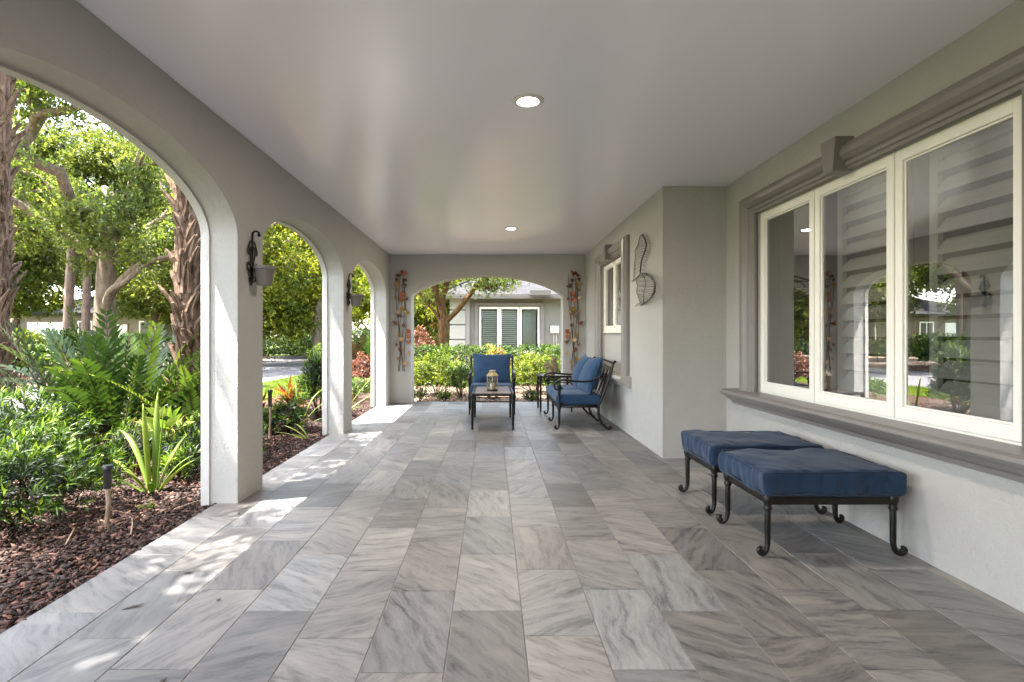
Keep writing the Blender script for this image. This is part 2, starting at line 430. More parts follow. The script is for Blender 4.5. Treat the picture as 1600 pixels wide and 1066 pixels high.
def rnd_dir(rng, n, zb=0.0):
    d = rng.normal(size=(n, 3)); d[:, 2] += zb
    return d / np.linalg.norm(d, axis=1, keepdims=True)

def shift(mb, p):
    mb.v = [(a - p[0], b_ - p[1], c - p[2]) for a, b_, c in mb.v]; return mb
def wb(mb, name, m, parent, **kw):           # build a mesh given in world coordinates under an unrotated thing
    return shift(mb, parent.location).build(name, m, parent, **kw)
def wc(mb, name, m, part, root, **kw):        # sub-part: same, below a part of root
    return shift(mb, root.location).build(name, m, part, **kw)

# =================================================================== SETTING: ground
XI, XO = -1.84, -2.08           # arcade wall faces
ZC = 2.70                       # ceiling
YE = 9.60                       # end wall
XR, XP = 2.33, 1.70             # main house wall, projecting house wall
G = -0.05
q = MB()
n_ = 60
gx = np.concatenate([np.linspace(-160, -12, 20), np.linspace(-11, 12, 24), np.linspace(14, 160, 16)])
gy = np.concatenate([np.linspace(-60, -4, 10), np.linspace(-3, 30, 34), np.linspace(34, 220, 18)])
V = [(x, y, G - .03 + .05 * noise.noise(Vector((x * .3, y * .3, 0))) * (0 if abs(x) < 12 else 1)) for y in gy for x in gx]
nx = len(gx)
q.add(V, [(j * nx + i, j * nx + i + 1, (j + 1) * nx + i + 1, (j + 1) * nx + i) for j in range(len(gy) - 1) for i in range(nx - 1)])
tag(q.build('ground', M['ground'], smooth=True), kind='structure')

def sheet(name, poly, z, m):
    q = MB(); q.add([(x, y, z) for x, y in poly], [tuple(range(len(poly)))])
    return tag(q.build(name, m), kind='structure')
sheet('driveway', [(-5.9, -20), (-5.7, 4), (-6.0, 9), (-6.3, 15.5), (-6.0, 24), (-3, 31), (-3, 36), (-14, 34), (-11.6, 26), (-11.2, 13), (-11, -20)], G - .004, M['asphalt'])
sheet('planting_bed', [(-2.0, -3), (-2.0, 14), (-3.0, 17), (-4.3, 14), (-4.6, 10.6), (-5.2, 9.0), (-5.5, 4), (-5.5, -3)], G, M['soil'])
sheet('garden_soil', [(-1.999, 9.81), (6, 9.81), (6, 19.4), (-2.9, 19.4), (-2.9, 17.1), (-1.999, 14.1)], G + .006, M['sand'])
sheet('far_bed', [(-11.3, 5), (-11.7, 26.2), (-13.5, 33), (-22, 40), (-26, 5)], G + .004, M['sand'])
sheet('bounce_paving', [(-5.6, -30), (12, -30), (12, -6.5), (-1.99, -6.5), (-5.6, -6.5)], G + .01, M['concrete'])  # unseen paving added behind the camera to bounce sun into the porch
sheet('walkway', [(-5.85, 6.1), (-5.75, 7.4), (-3.6, 8.0), (-3.6, 6.9)], G + .004, M['concrete'])

# floor slab and tiles
q = MB(); q.box(-1.995, 2.60, -6.5, 9.82, -.30, -.003)
tag(q.build('floor_slab', M['grout']), kind='structure')
rng = random.Random(4)
TW = .305; TL = .61; gap = .0016
verts = []; faces = []; cols = []
phase = {0: .50, 1: .309, 2: .091, 3: .50, 4: .30, 5: .09, 6: .51, 7: .31, -1: .073, -2: .29, -3: .50, -4: .09, -5: .29, -6: .49}
for c in range(-6, 8):
    x0 = .134 + (c - 1) * TW; x1 = min(x0 + TW, 2.34)
    y = -6.71 + phase[c]
    while y < 9.82:
        ya, yb = max(y, -6.5), min(y + TL, 9.82)
        if yb - ya > .02:
            k = len(verts); g_ = gap; h = .0; ed = .002
            for (a, b_, z) in ((x0 + g_, ya + g_, -.002), (x1 - g_, ya + g_, -.002), (x1 - g_, yb - g_, -.002), (x0 + g_, yb - g_, -.002),
                               (x0 + g_ + ed, ya + g_ + ed, h), (x1 - g_ - ed, ya + g_ + ed, h), (x1 - g_ - ed, yb - g_ - ed, h), (x0 + g_ + ed, yb - g_ - ed, h)):
                verts.append((a, b_, z))
            rc = (rng.random(), rng.random(), rng.random(), 1)
            if rng.random() < .3: rc = (rc[0], rc[1] * .25, rc[2], 1)
            for f in ((4, 5, 6, 7), (0, 1, 5, 4), (1, 2, 6, 5), (2, 3, 7, 6), (3, 0, 4, 7)):
                faces.append(tuple(k + i for i in f)); cols.append(rc)
        y += TL
me = bpy.data.meshes.new('floor'); me.from_pydata(verts, [], faces)
a = me.attributes.new('tile_rand', 'FLOAT_COLOR', 'FACE')
a.data.foreach_set('color', [c for rc in cols for c in rc]); me.materials.append(M['tile'])
fl = bpy.data.objects.new('floor', me); COL.objects.link(fl); tag(fl, kind='structure')

# ceiling and roof edge
q = MB(); q.box(-2.34, 3.2, -6.6, 10.1, ZC, ZC + .12)
tag(q.build('ceiling', M['ceil']), kind='structure')
q = MB(); q.box(-2.39, -2.345, -6.6, 10.1, ZC - .10, ZC + .16); q.prism([(-2.47, ZC + .14), (-2.39, ZC + .14), (2.0, ZC + 1.5), (7, ZC + 1.5), (7, ZC + 1.62), (2.0, ZC + 1.62)], 'y', -6.6, 10.3)
rf = q.build('roof', M['gutter']); tag(rf, kind='structure')

# =================================================================== arcade wall
def arch_z(u, spring, crown, flat):
    """u in -1..1"""
    e = math.sqrt(max(0, 1 - u * u)); p = 1 - u * u
    return spring + (crown - spring) * (e * (1 - flat) + p * flat)

def arch_wall(a0, a1, f0, f1, ztop, arches, zb, swap):
    q = MB()
    def P(al, ac, z): return (ac, al, z) if not swap else (al, ac, z)
    def bx(x0, x1, z0, z1, top=True):
        vs = [P(x0, f0, z0), P(x1, f0, z0), P(x1, f1, z0), P(x0, f1, z0), P(x0, f0, z1), P(x1, f0, z1), P(x1, f1, z1), P(x0, f1, z1)]
        fs = [(0, 3, 2, 1), (0, 1, 5, 4), (1, 2, 6, 5), (2, 3, 7, 6), (3, 0, 4, 7)]
        q.add(vs, fs)
    xs = [a0]; pts = []
    cur = a0
    for (a, b_, sp, cr, fl_) in arches:
        bx(cur, a, zb, sp); pts += [(cur, sp), (a, sp)]
        K = 44
        for i in range(1, K):
            u = -math.cos(math.pi * i / K)
            pts.append((a + (b_ - a) * (u + 1) / 2, arch_z(u, sp, cr, fl_)))
        cur = b_
    sp = arches[-1][2]; bx(cur, a1, zb, sp); pts += [(cur, sp), (a1, sp)]
    n = len(pts)
    vs = []
    for (al, z) in pts: vs += [P(al, f0, z), P(al, f1, z), P(al, f0, ztop), P(al, f1, ztop)]
    fs = []
    for i in range(n - 1):
        k = 4 * i
        fs += [(k, k + 4, k + 6, k + 2), (k + 1, k + 3, k + 7, k + 5)]
        if not (abs(pts[i][1] - sp) < 1e-6 and abs(pts[i + 1][1] - sp) < 1e-6): fs.append((k, k + 1, k + 5, k + 4))
    fs += [(0, 2, 3, 1), (4 * n - 4, 4 * n - 3, 4 * n - 1, 4 * n - 2)]
    q.add(vs, fs)
    return q

def arch_ring(arch, fa, fb, inset, outset, zb, swap):
    a, b_, sp, cr, fl_ = arch
    def P(al, ac, z): return (ac, al, z) if not swap else (al, ac, z)
    c = (a + b_) / 2; hw = (b_ - a) / 2
    pts = [(a, zb, -1, 0), (a, sp, -1, 0)]
    K = 44
    for i in range(1, K):
        u = -math.cos(math.pi * i / K); al = c + hw * u; z = arch_z(u, sp, cr, fl_)
        du = 1e-3; dz = (arch_z(min(u + du, 1), sp, cr, fl_) - arch_z(max(u - du, -1), sp, cr, fl_)) / (2 * du * hw)
        nx_, nz_ = -dz, 1.0; l = math.hypot(nx_, nz_); pts.append((al, z, nx_ / l, nz_ / l))
    pts += [(b_, sp, 1, 0), (b_, zb, 1, 0)]
    q = MB(); vs = []
    for al, z, nx_, nz_ in pts:
        for off in (-inset, outset):
            for f in (fa, fb): vs.append(P(al + nx_ * off, f, z + nz_ * off))
    fs = []
    for i in range(len(pts) - 1):
        k = 4 * i
        fs += [(k, k + 1, k + 5, k + 4), (k + 2, k + 6, k + 7, k + 3), (k, k + 4, k + 6, k + 2), (k + 1, k + 3, k + 7, k + 5)]
    fs += [(0, 2, 3, 1), (4 * len(pts) - 4, 4 * len(pts) - 3, 4 * len(pts) - 1, 4 * len(pts) - 2)]
    q.add(vs, fs); return q

AR = [(-6.35, -4.40, 1.93, 2.35, .0), (-3.98, -1.67, 1.93, 2.35, .0), (-1.25, 1.08, 1.93, 2.35, .0), (1.50, 3.83, 1.93, 2.385, .0), (4.25, 6.57, 1.93, 2.345, .0), (6.97, 9.20, 1.93, 2.345, .0)]
T = empty('arcade_wall', (-1.96, 4.0, 0), 'grey stucco arcade wall with open arches along the left side of the porch', 'wall')
wb(arch_wall(-6.6, 9.80, XI, XO, ZC - .002, AR, -.02, False), 'wall', M['wall'], T)
for ar in AR:
    wb(arch_ring(ar, XO - .02, XO + .04, .013, .06, -.03, False), 'arch_trim', M['arch'], T)

EA = (-1.454, 1.30, 1.92, 2.325, .38)
T = empty('end_wall', (0, 9.7, 0), 'grey stucco wall with one wide low arch at the far end of the porch', 'wall')
wb(arch_wall(XI + .001, XP + .19, YE, YE + .20, ZC - .002, [EA], -.02, True), 'wall', M['wall'], T)
wb(arch_ring(EA, YE + .17, YE + .22, .012, .05, -.03, True), 'arch_trim', M['arch'], T)

# =================================================================== house wall with windows
T = empty('unseen_rear_wall', (0, -6.6, 0), 'plain grey stucco wall added unseen behind the camera to cut the light there', 'wall')
q = MB(); q.box(XI + .002, 2.6, -6.75, -6.55, 0.001, ZC - .002); wb(q, 'wall', M['wall'], T)  # unseen wall, added to hold back light from behind the camera
T = empty('house_wall', (XR, 3.5, 0), 'grey stucco house wall with the dark trimmed windows along the right side of the porch', 'wall')
HW = T
W1 = (2.30, 4.64, .72, 2.29)       # y0,y1,z0,z1
W2 = (6.72, 8.13, .72, 2.29)
q = MB()
y0, y1, z0, z1 = W1
q.box(XR, XR + .2, -6.5, y0, 0, ZC - .002); q.box(XR, XR + .2, y1, 5.25, 0, ZC - .002)
q.box(XR, XR + .2, y0, y1, 0, z0); q.box(XR, XR + .2, y0, y1, z1, ZC - .002)
y0, y1, z0, z1 = W2
q.box(XP, XP + .2, 5.25, y0, 0, ZC - .002); q.box(XP, XP + .2, y1, YE, 0, ZC - .002)
q.box(XP, XP + .2, y0, y1, 0, z0); q.box(XP, XP + .2, y0, y1, z1, ZC - .002)
q.box(XP + .2, XR + .2, 5.25, 5.45, 0, ZC - .002)
q.box(XP + .045, XP + .19, y0, y1, z0, 1.28)
wb(q, 'wall', M['wall'], T)
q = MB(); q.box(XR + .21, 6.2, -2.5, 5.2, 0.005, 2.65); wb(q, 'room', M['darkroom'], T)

PROF = [(0, -.01), (0, .028), (.022, .034), (.030, .050), (.050, .056), (.066, .052), (.075, .070), (.110, .098), (.150, .102), (.185, .085), (.200, .060), (.215, .056), (.222, .030), (.225, -.01)]
def moulding(XW, y0, y1, z0, z1):
    cs = [(y0, z0, -1, 0), (y0, z1, -1, 1), (y1, z1, 1, 1), (y1, z0, 1, 0)]
    q = MB(); vs = []
    for (y, z, sy, sz) in cs:
        for u, h in PROF: vs.append((XW - h * .85, y + sy * u * .98, z + sz * u * .78))
    n = len(PROF); fs = []
    for i in range(3):
        for j in range(n - 1): fs.append((i * n + j, i * n + j + 1, (i + 1) * n + j + 1, (i + 1) * n + j))
    fs += [tuple(range(n)), tuple(range(3 * n, 4 * n))]
    q.add(vs, fs); return q
def sill(XW, y0, y1, zt, s=1.0):
    P = [(XW + .02, zt), (XW - .135 * s, zt - .004), (XW - .155 * s, zt - .016), (XW - .160 * s, zt - .034), (XW - .150 * s, zt - .050), (XW - .128 * s, zt - .058), (XW - .118 * s, zt - .072),
         (XW - .100 * s, zt - .090), (XW - .072 * s, zt - .104), (XW - .060 * s, zt - .112), (XW - .054 * s, zt - .140), (XW + .02, zt - .146)]
    q = MB(); q.prism(P, 'y', y0, y1); return q
def keystone(XW, yc, zb, zt, wb_, wt_, pr):
    q = MB()
    vs = [(XW + .01, yc - wb_, zb), (XW + .01, yc + wb_, zb), (XW - pr, yc + wb_, zb), (XW - pr, yc - wb_, zb),
          (XW + .01, yc - wt_, zt), (XW + .01, yc + wt_, zt), (XW - pr, yc + wt_, zt), (XW - pr, yc - wt_, zt)]
    q.add(vs, [(0, 1, 2, 3), (4, 7, 6, 5), (0, 3, 7, 4), (3, 2, 6, 7), (2, 1, 5, 6), (1, 0, 4, 5)]); return q
def sash(XF, ya, yb, za, zb_, st=.055, bt=.07):
    q = MB(); X0, X1 = XF, XF + .045
    q.box(X0, X1, ya, ya + st, za, zb_); q.box(X0, X1, yb - st, yb, za, zb_)
    q.box(X0, X1, ya + st, yb - st, za, za + bt); q.box(X0, X1, ya + st, yb - st, zb_ - st, zb_)
    # inner glazing bead
    e = .012
    q.box(X0 + .012, X1 - .005, ya + st, ya + st + e, za + bt, zb_ - st); q.box(X0 + .012, X1 - .005, yb - st - e, yb - st, za + bt, zb_ - st)
    q.box(X0 + .012, X1 - .005, ya + st + e, yb - st - e, za + bt, za + bt + e); q.box(X0 + .012, X1 - .005, ya + st + e, yb - st - e, zb_ - st - e, zb_ - st)
    return q
def shutter(X, ya, yb, za, zb_, step=.112, tilt=52):
    q = MB(); st = .055
    q.box(X, X + .03, ya, ya + st, za, zb_); q.box(X, X + .03, yb - st, yb, za, zb_)
    q.box(X, X + .03, ya + st, yb - st, za, za + .07); q.box(X, X + .03, ya + st, yb - st, zb_ - .07, zb_)
    z = za + .12
    while z < zb_ - .10:
        c, s_ = math.cos(R(tilt)), math.sin(R(tilt)); hw, th = .060, .006
        poly = []
        for a_, b_ in ((-hw, 0), (-hw * .5, th), (hw * .5, th), (hw, 0), (hw * .5, -th), (-hw * .5, -th)):
            poly.append((X + .015 + a_ * c - b_ * s_, z + a_ * s_ + b_ * c))
        q.prism(poly, 'y', ya + st + .002, yb - st - .002); z += step
    return q
# big window
win = wb(moulding(XR, W1[0], W1[1], W1[2], W1[3]), 'window', M['trim'], T)
wc(sill(XR, 1.93, 5.00, .722, 1.05), 'sill', M['trim'], win, T, bevel=.003)
wc(keystone(XR, 3.47, 2.28, 2.50, .048, .074, .125), 'keystone', M['trim'], win, T, bevel=.004)
for k in range(3):
    ya = 2.325 + k * .765
    wc(sash(XR + .022, ya + .005, ya + .757, .738, 2.275), 'sash', M['cream'], win, T, bevel=.0025)
    q = MB(); q.add([(XR + .0505, ya + .055, .80), (XR + .0395, ya + .705, .80), (XR + .0395, ya + .705, 2.225), (XR + .0505, ya + .055, 2.225)], [(3, 2, 1, 0)])
    wc(q, 'pane', M['glass'], win, T, recalc=False)
q = MB(); q.box(XR + .030, XR + .10, 2.302, 2.325, .722, 2.288); q.box(XR + .030, XR + .10, 4.622, 4.638, .722, 2.288); q.box(XR + .030, XR + .10, 2.325, 4.622, .722, .736); q.box(XR + .030, XR + .10, 2.325, 4.622, 2.277, 2.288)
q.box(XR + .015, XR + .06, 3.0835, 3.0885, .736, 2.277); q.box(XR + .015, XR + .06, 3.8485, 3.8535, .736, 2.277)
wc(q, 'window_frame', M['cream'], win, T)
wc(shutter(XR + .13, 2.36, 2.97, .80, 2.26), 'shutter', M['shutter'], win, T)
wc(shutter(XR + .13, 3.12, 3.76, .80, 2.26), 'shutter', M['shutter'], win, T)
q = MB()
for i in range(9): q.tube([(XR + .25 + .02 * math.sin(i * 2), 4.56 - i * .03, .75), (XR + .25 + .02 * math.sin(i * 2), 4.56 - i * .03, 2.28)], .02, 8)
wc(q, 'curtain', M['trimlight'], win, T, smooth=True)
# small window beyond
win = wb(moulding(XP, W2[0], W2[1], W2[2], W2[3]), 'window', M['trim'], T)
win['label'] = 'smaller two pane window above the loveseat'
wc(sill(XP, 6.42, 8.50, .722, .9), 'sill', M['trimlight'], win, T, bevel=.003)  # paler than the big sill: the light on it is put into the colour
wc(keystone(XP, 7.42, 2.28, 2.49, .048, .074, .125), 'keystone', M['trim'], win, T, bevel=.004)
for k in range(2):
    ya = 6.76 + k * .667
    wc(sash(XP + .022, ya, ya + .66, 1.285, 2.272), 'sash', M['cream'], win, T, bevel=.0025)
    q = MB(); q.add([(XP + .045, ya + .04, 1.33), (XP + .045, ya + .62, 1.33), (XP + .045, ya + .62, 2.23), (XP + .045, ya + .04, 2.23)], [(3, 2, 1, 0)])
    wc(q, 'pane', M['glass'], win, T, recalc=False)
q = MB(); q.box(XP + .01, XP + .06, 6.722, 8.128, 1.262, 1.284); q.box(XP + .03, XP + .1, 8.09, 8.128, 1.284, 2.288); q.box(XP + .03, XP + .1, 6.722, 6.757, 1.284, 2.288)
wc(q, 'window_frame', M['cream'], win, T)
q = MB(); q.box(XP + .205, XP + .23, 6.6, 8.2, 1.2, 2.4); wc(q, 'dark_panel', M['darkroom'], win, T)  # dark sheet stands in for the unlit room behind the panes
tag(win); HW.children[0]

# =================================================================== ceiling lamps
def downlight(x, y, label):
    T = empty('ceiling_light', (x, y, ZC), label, 'ceiling light', 'recessed lights in the porch ceiling')
    q = MB(); q.lathe([(.062, -.001), (.066, -.010), (.088, -.009), (.101, -.003), (.101, .002), (.062, .002)], 40); q.build('trim_ring', M['lampwhite'], T, smooth=True)
    q = MB(); q.lathe([(.0001, -.0025), (.061, -.0025), (.061, .001), (.0001, .001)], 32); q.build('lamp', M['lamp'], T)
    l = bpy.data.lights.new('lamp_light', 'AREA'); l.shape = 'DISK'; l.size = .12; l.energy = 2.2; l.color = (1, .88, .74)
    lo = bpy.data.objects.new('lamp_light', l); COL.objects.link(lo); lo.parent = T; lo.location = (0, 0, -.013)
    return T
downlight(.23, 3.34, 'round recessed ceiling light nearest the camera')
downlight(.27, 7.28, 'round recessed ceiling light further back, above the coffee table')
downlight(.25, -.4, 'round recessed ceiling light added unseen behind the camera for more light')  # out of view, added to brighten the porch

# =================================================================== FURNITURE
def cushion(w_, d_, h_, crown=.02, r_=.03, seed=0, wr=.004, n=22):
    """box cushion with soft top, rounded edges, wrinkled sides; local z from 0"""
    a, b_, c = w_ / 2, d_ / 2, h_ / 2
    bm = bmesh.new()
    def face(fn, nu, nv):
        g = [[bm.verts.new(fn(i / nu * 2 - 1, j / nv * 2 - 1)) for j in range(nv + 1)] for i in range(nu + 1)]
        for i in range(nu):
            for j in range(nv): bm.faces.new((g[i][j], g[i + 1][j], g[i + 1][j + 1], g[i][j + 1]))
    def eas(u): return math.sin(u * math.pi / 2) * .55 + u * .45
    for s_ in (-1, 1):
        face(lambda u, v, s_=s_: (eas(u) * a, eas(v) * b_, s_ * c), n, n)
        face(lambda u, v, s_=s_: (s_ * a, eas(u) * b_, eas(v) * c), n, 8)
        face(lambda u, v, s_=s_: (eas(u) * a, s_ * b_, eas(v) * c), n, 8)
    bmesh.ops.remove_doubles(bm, verts=bm.verts, dist=1e-5)
    for v in bm.verts:
        p = v.co.copy(); size = Vector((a, b_, c))
        inn = Vector([max(-(size[i] - r_), min(size[i] - r_, p[i])) for i in range(3)])
        dlt = p - inn
        if dlt.length > 1e-6: p = inn + dlt.normalized() * r_
        u, vv, ww = p.x / a, p.y / b_, p.z / c
        pz = p.z + (1 if p.z > 0 else .3) * (1 if p.z > -c * .5 else 0) * crown * max(0, 1 - u * u) ** .6 * max(0, 1 - vv * vv) ** .6 * (1 if p.z > 0 else 0)
        bl = .012 * (1 - ww * ww)
        corner = max(0, abs(u * vv) - .75) * .06
        nz = noise.noise(Vector((p.x * 14 + seed, p.y * 14, p.z * 5))) * wr + noise.noise(Vector((p.x * 38 + seed, p.y * 38, p.z * 9))) * wr * .8 * (1 - .7 * (abs(ww) > .9))
        nz += (abs(noise.noise(Vector((p.x * 26 + seed, p.y * 26, seed + p.z * 2)))) - .25) * wr * 1.1 * (1 - ww * ww)
        p.x += (bl + nz) * (u ** 3) + corner * (1 if u > 0 else -1); p.y += (bl + nz) * (vv ** 3) + corner * (1 if vv > 0 else -1)
        p.z = pz + noise.noise(Vector((p.x * 6, p.y * 6, seed))) * wr * 1.3 + noise.noise(Vector((p.x * 16 + p.y * 9, p.y * 5, seed + 4))) * wr * .6
        v.co = p + Vector((0, 0, c))
    bmesh.ops.recalc_face_normals(bm, faces=bm.faces)
    q = MB(); bm.verts.index_update(); q.add([v.co for v in bm.verts], [tuple(v.index for v in f.verts) for f in bm.faces]); bm.free()
    return q

def edge_piping(w_, d_, z, r_=.005, inset=.012, seed=0, rc=.03):
    pts = []
    a, b_ = w_ / 2 - inset + .012, d_ / 2 - inset + .012
    for (sx, sy, a0) in ((1, 1, 0), (-1, 1, 90), (-1, -1, 180), (1, -1, 270)):
        for k in range(5):
            an = R(a0 + k * 22.5)
            pts.append((sx * (a - rc) + math.cos(an) * rc, sy * (b_ - rc) + math.sin(an) * rc, z + .002 * math.sin(seed + k)))
    # densify
    out = []
    for i in range(len(pts)):
        p, r2 = Vector(pts[i]), Vector(pts[(i + 1) % len(pts)])
        kk = 10 if (p - r2).length > .1 else 1
        for j in range(kk):
            c = p.lerp(r2, j / kk); c.z += noise.noise(Vector((c.x * 9, c.y * 9, seed))) * .004; out.append(c)
    return MB().tube(out, r_, 6, closed=True)

def pillow(w_, h_, th, seed=0, n=26):
    bm = bmesh.new(); G_ = {}
    for s_ in (-1, 1):
        for i in range(n + 1):
            for j in range(n + 1):
                u, v = i / n * 2 - 1, j / n * 2 - 1
                u_ = math.sin(u * math.pi / 2) * .5 + u * .5; v_ = math.sin(v * math.pi / 2) * .5 + v * .5
                prof = (max(0, 1 - abs(u_) ** 2.6) * max(0, 1 - abs(v_) ** 2.6)) ** .52
                ear = 1 + .05 * (abs(u_) * abs(v_)) ** 3
                pinch = 1 - .035 * (1 - u_ * u_) * abs(v_) ** 4
                pinch2 = 1 - .045 * (1 - v_ * v_) * abs(u_) ** 4
                x = u_ * w_ / 2 * ear * pinch2; z = v_ * h_ / 2 * ear * pinch
                wv = noise.noise(Vector((u_ * 2.5 + seed, v_ * 2.5, s_ * 3.1))) * .012 + noise.noise(Vector((u_ * 7 + seed, v_ * 6, s_))) * .006
                edge = min(1, 5 * min(1 - abs(u_), 1 - abs(v_)))
                y = s_ * th / 2 * prof + wv * edge * .8
                G_[s_, i, j] = bm.verts.new((x, y, z))
        for i in range(n):
            for j in range(n):
                bm.faces.new((G_[s_, i, j], G_[s_, i + 1, j], G_[s_, i + 1, j + 1], G_[s_, i, j + 1]))
    bmesh.ops.remove_doubles(bm, verts=bm.verts, dist=1e-5)
    bmesh.ops.recalc_face_normals(bm, faces=bm.faces)
    bm.verts.index_update()
    q = MB(); q.add([v.co for v in bm.verts], [tuple(v.index for v in f.verts) for f in bm.faces]); bm.free()
    # welt around the rim
    rim = []
    for k in range(64):
        t_ = k / 64 * 4; s_ = int(t_); u = (t_ - s_) * 2 - 1
        uv = [(u, -1), (1, u), (-u, 1), (-1, -u)][s_]
        u_, v_ = [math.sin(c * math.pi / 2) * .5 + c * .5 for c in uv]
        ear = 1 + .05 * (abs(u_) * abs(v_)) ** 3
        rim.append((u_ * w_ / 2 * ear * (1 - .045 * (1 - v_ * v_) * abs(u_) ** 4), 0, v_ * h_ / 2 * ear * (1 - .035 * (1 - u_ * u_) * abs(v_) ** 4)))
    return q, MB().tube(rim, .006, 6, closed=True)

def scroll_leg(top, h, dx, dy, r_=.017):
    """straight cast leg ending in an outward curled foot; dx,dy = direction of the curl"""
    x, y = top; L = math.hypot(dx, dy); dx, dy = dx / L, dy / L
    prof = [(0, h), (0, h * .6), (0, .10), (.002, .065), (.010, .035), (.026, .019), (.044, .020), (.056, .032), (.056, .046), (.047, .054), (.039, .050)]
    P = catmull([(x + dx * a, y + dy * a, z) for a, z in prof], 4)
    n = len(P); rad = [r_ * (1 - .25 * min(1, i / (n * .5))) if i < n * .75 else r_ * .75 * (1 - .35 * (i - n * .75) / (n * .25)) for i in range(n)]
    q = MB().tube(P, rad, 10)
    # fluting ribs
    for k in range(6):
        an = k * math.pi / 3
        q.tube([(x + math.cos(an) * r_ * .9, y + math.sin(an) * r_ * .9, h * .93), (x + math.cos(an) * r_ * .78, y + math.sin(an) * r_ * .78, .10)], .0035, 5)
    # turned collar at the top
    q.lathe([(r_, h - .085), (r_ * 1.35, h - .080), (r_ * 1.35, h - .070), (r_ * 1.1, h - .066), (r_ * 1.15, h - .055), (r_ * 1.6, h - .030), (r_ * 1.65, h - .012), (r_ * 1.3, h + .004), (r_ * 1.35, h + .010), (r_ * .6, h + .022), (.0001, h + .025)], 14, (x, y, 0))
    # scroll eye
    q.ball((x + dx * .045, y + dy * .045, .036), .0135, 1, 1, 1, 10)
    return q

def ottoman(loc, label, fab, seed):
    T = empty('ottoman', loc, label, 'ottoman', 'pair of footstools by the big window')
    HX, HY, h = .345, .245, .34
    for sx in (-1, 1):
        for sy in (-1, 1): scroll_leg((sx * HX, sy * HY), h, sx, sy * .25).build('leg', M['iron'], T, smooth=True)
    q = MB()
    for z, r_ in ((.325, .011), (.292, .008)):
        for sx in (-1, 1): q.tube([(sx * HX, -HY, z), (sx * HX, HY, z)], r_, 8)
        for sy in (-1, 1): q.tube([(-HX, sy * HY, z), (HX, sy * HY, z)], r_, 8)
    q.box(-HX + .01, HX - .01, -HY - .006, -HY + .006, .292, .325); q.box(-HX + .01, HX - .01, HY - .006, HY + .006, .292, .325)
    q.box(-HX - .006, -HX + .006, -HY + .01, HY - .01, .296, .321); q.box(HX - .006, HX + .006, -HY + .01, HY - .01, .296, .321)
    for k in range(5): q.box(-HX + .02, HX - .02, -.20 + k * .1 - .015, -.20 + k * .1 + .015, .318, .326)
    q.build('frame', M['iron'], T)
    c = cushion(.735, .535, .135, .020, .014, seed, .014, 44).build('cushion', fab, T, smooth=True, loc=(0, 0, .338))
    edge_piping(.745, .545, .131, .0045, .008, seed, .018).build('piping', M['seam'], c, smooth=True)
    edge_piping(.745, .545, .006, .0045, .008, seed + 3, .018).build('piping', fab, c, smooth=True)
    return T
ottoman((1.865, 3.155, 0), 'blue cushioned ottoman nearer the camera, below the big window', M['navy'], 1)
ottoman((1.860, 3.84, 0), 'blue cushioned ottoman further back, next to the wall corner', M['navy'], 7)

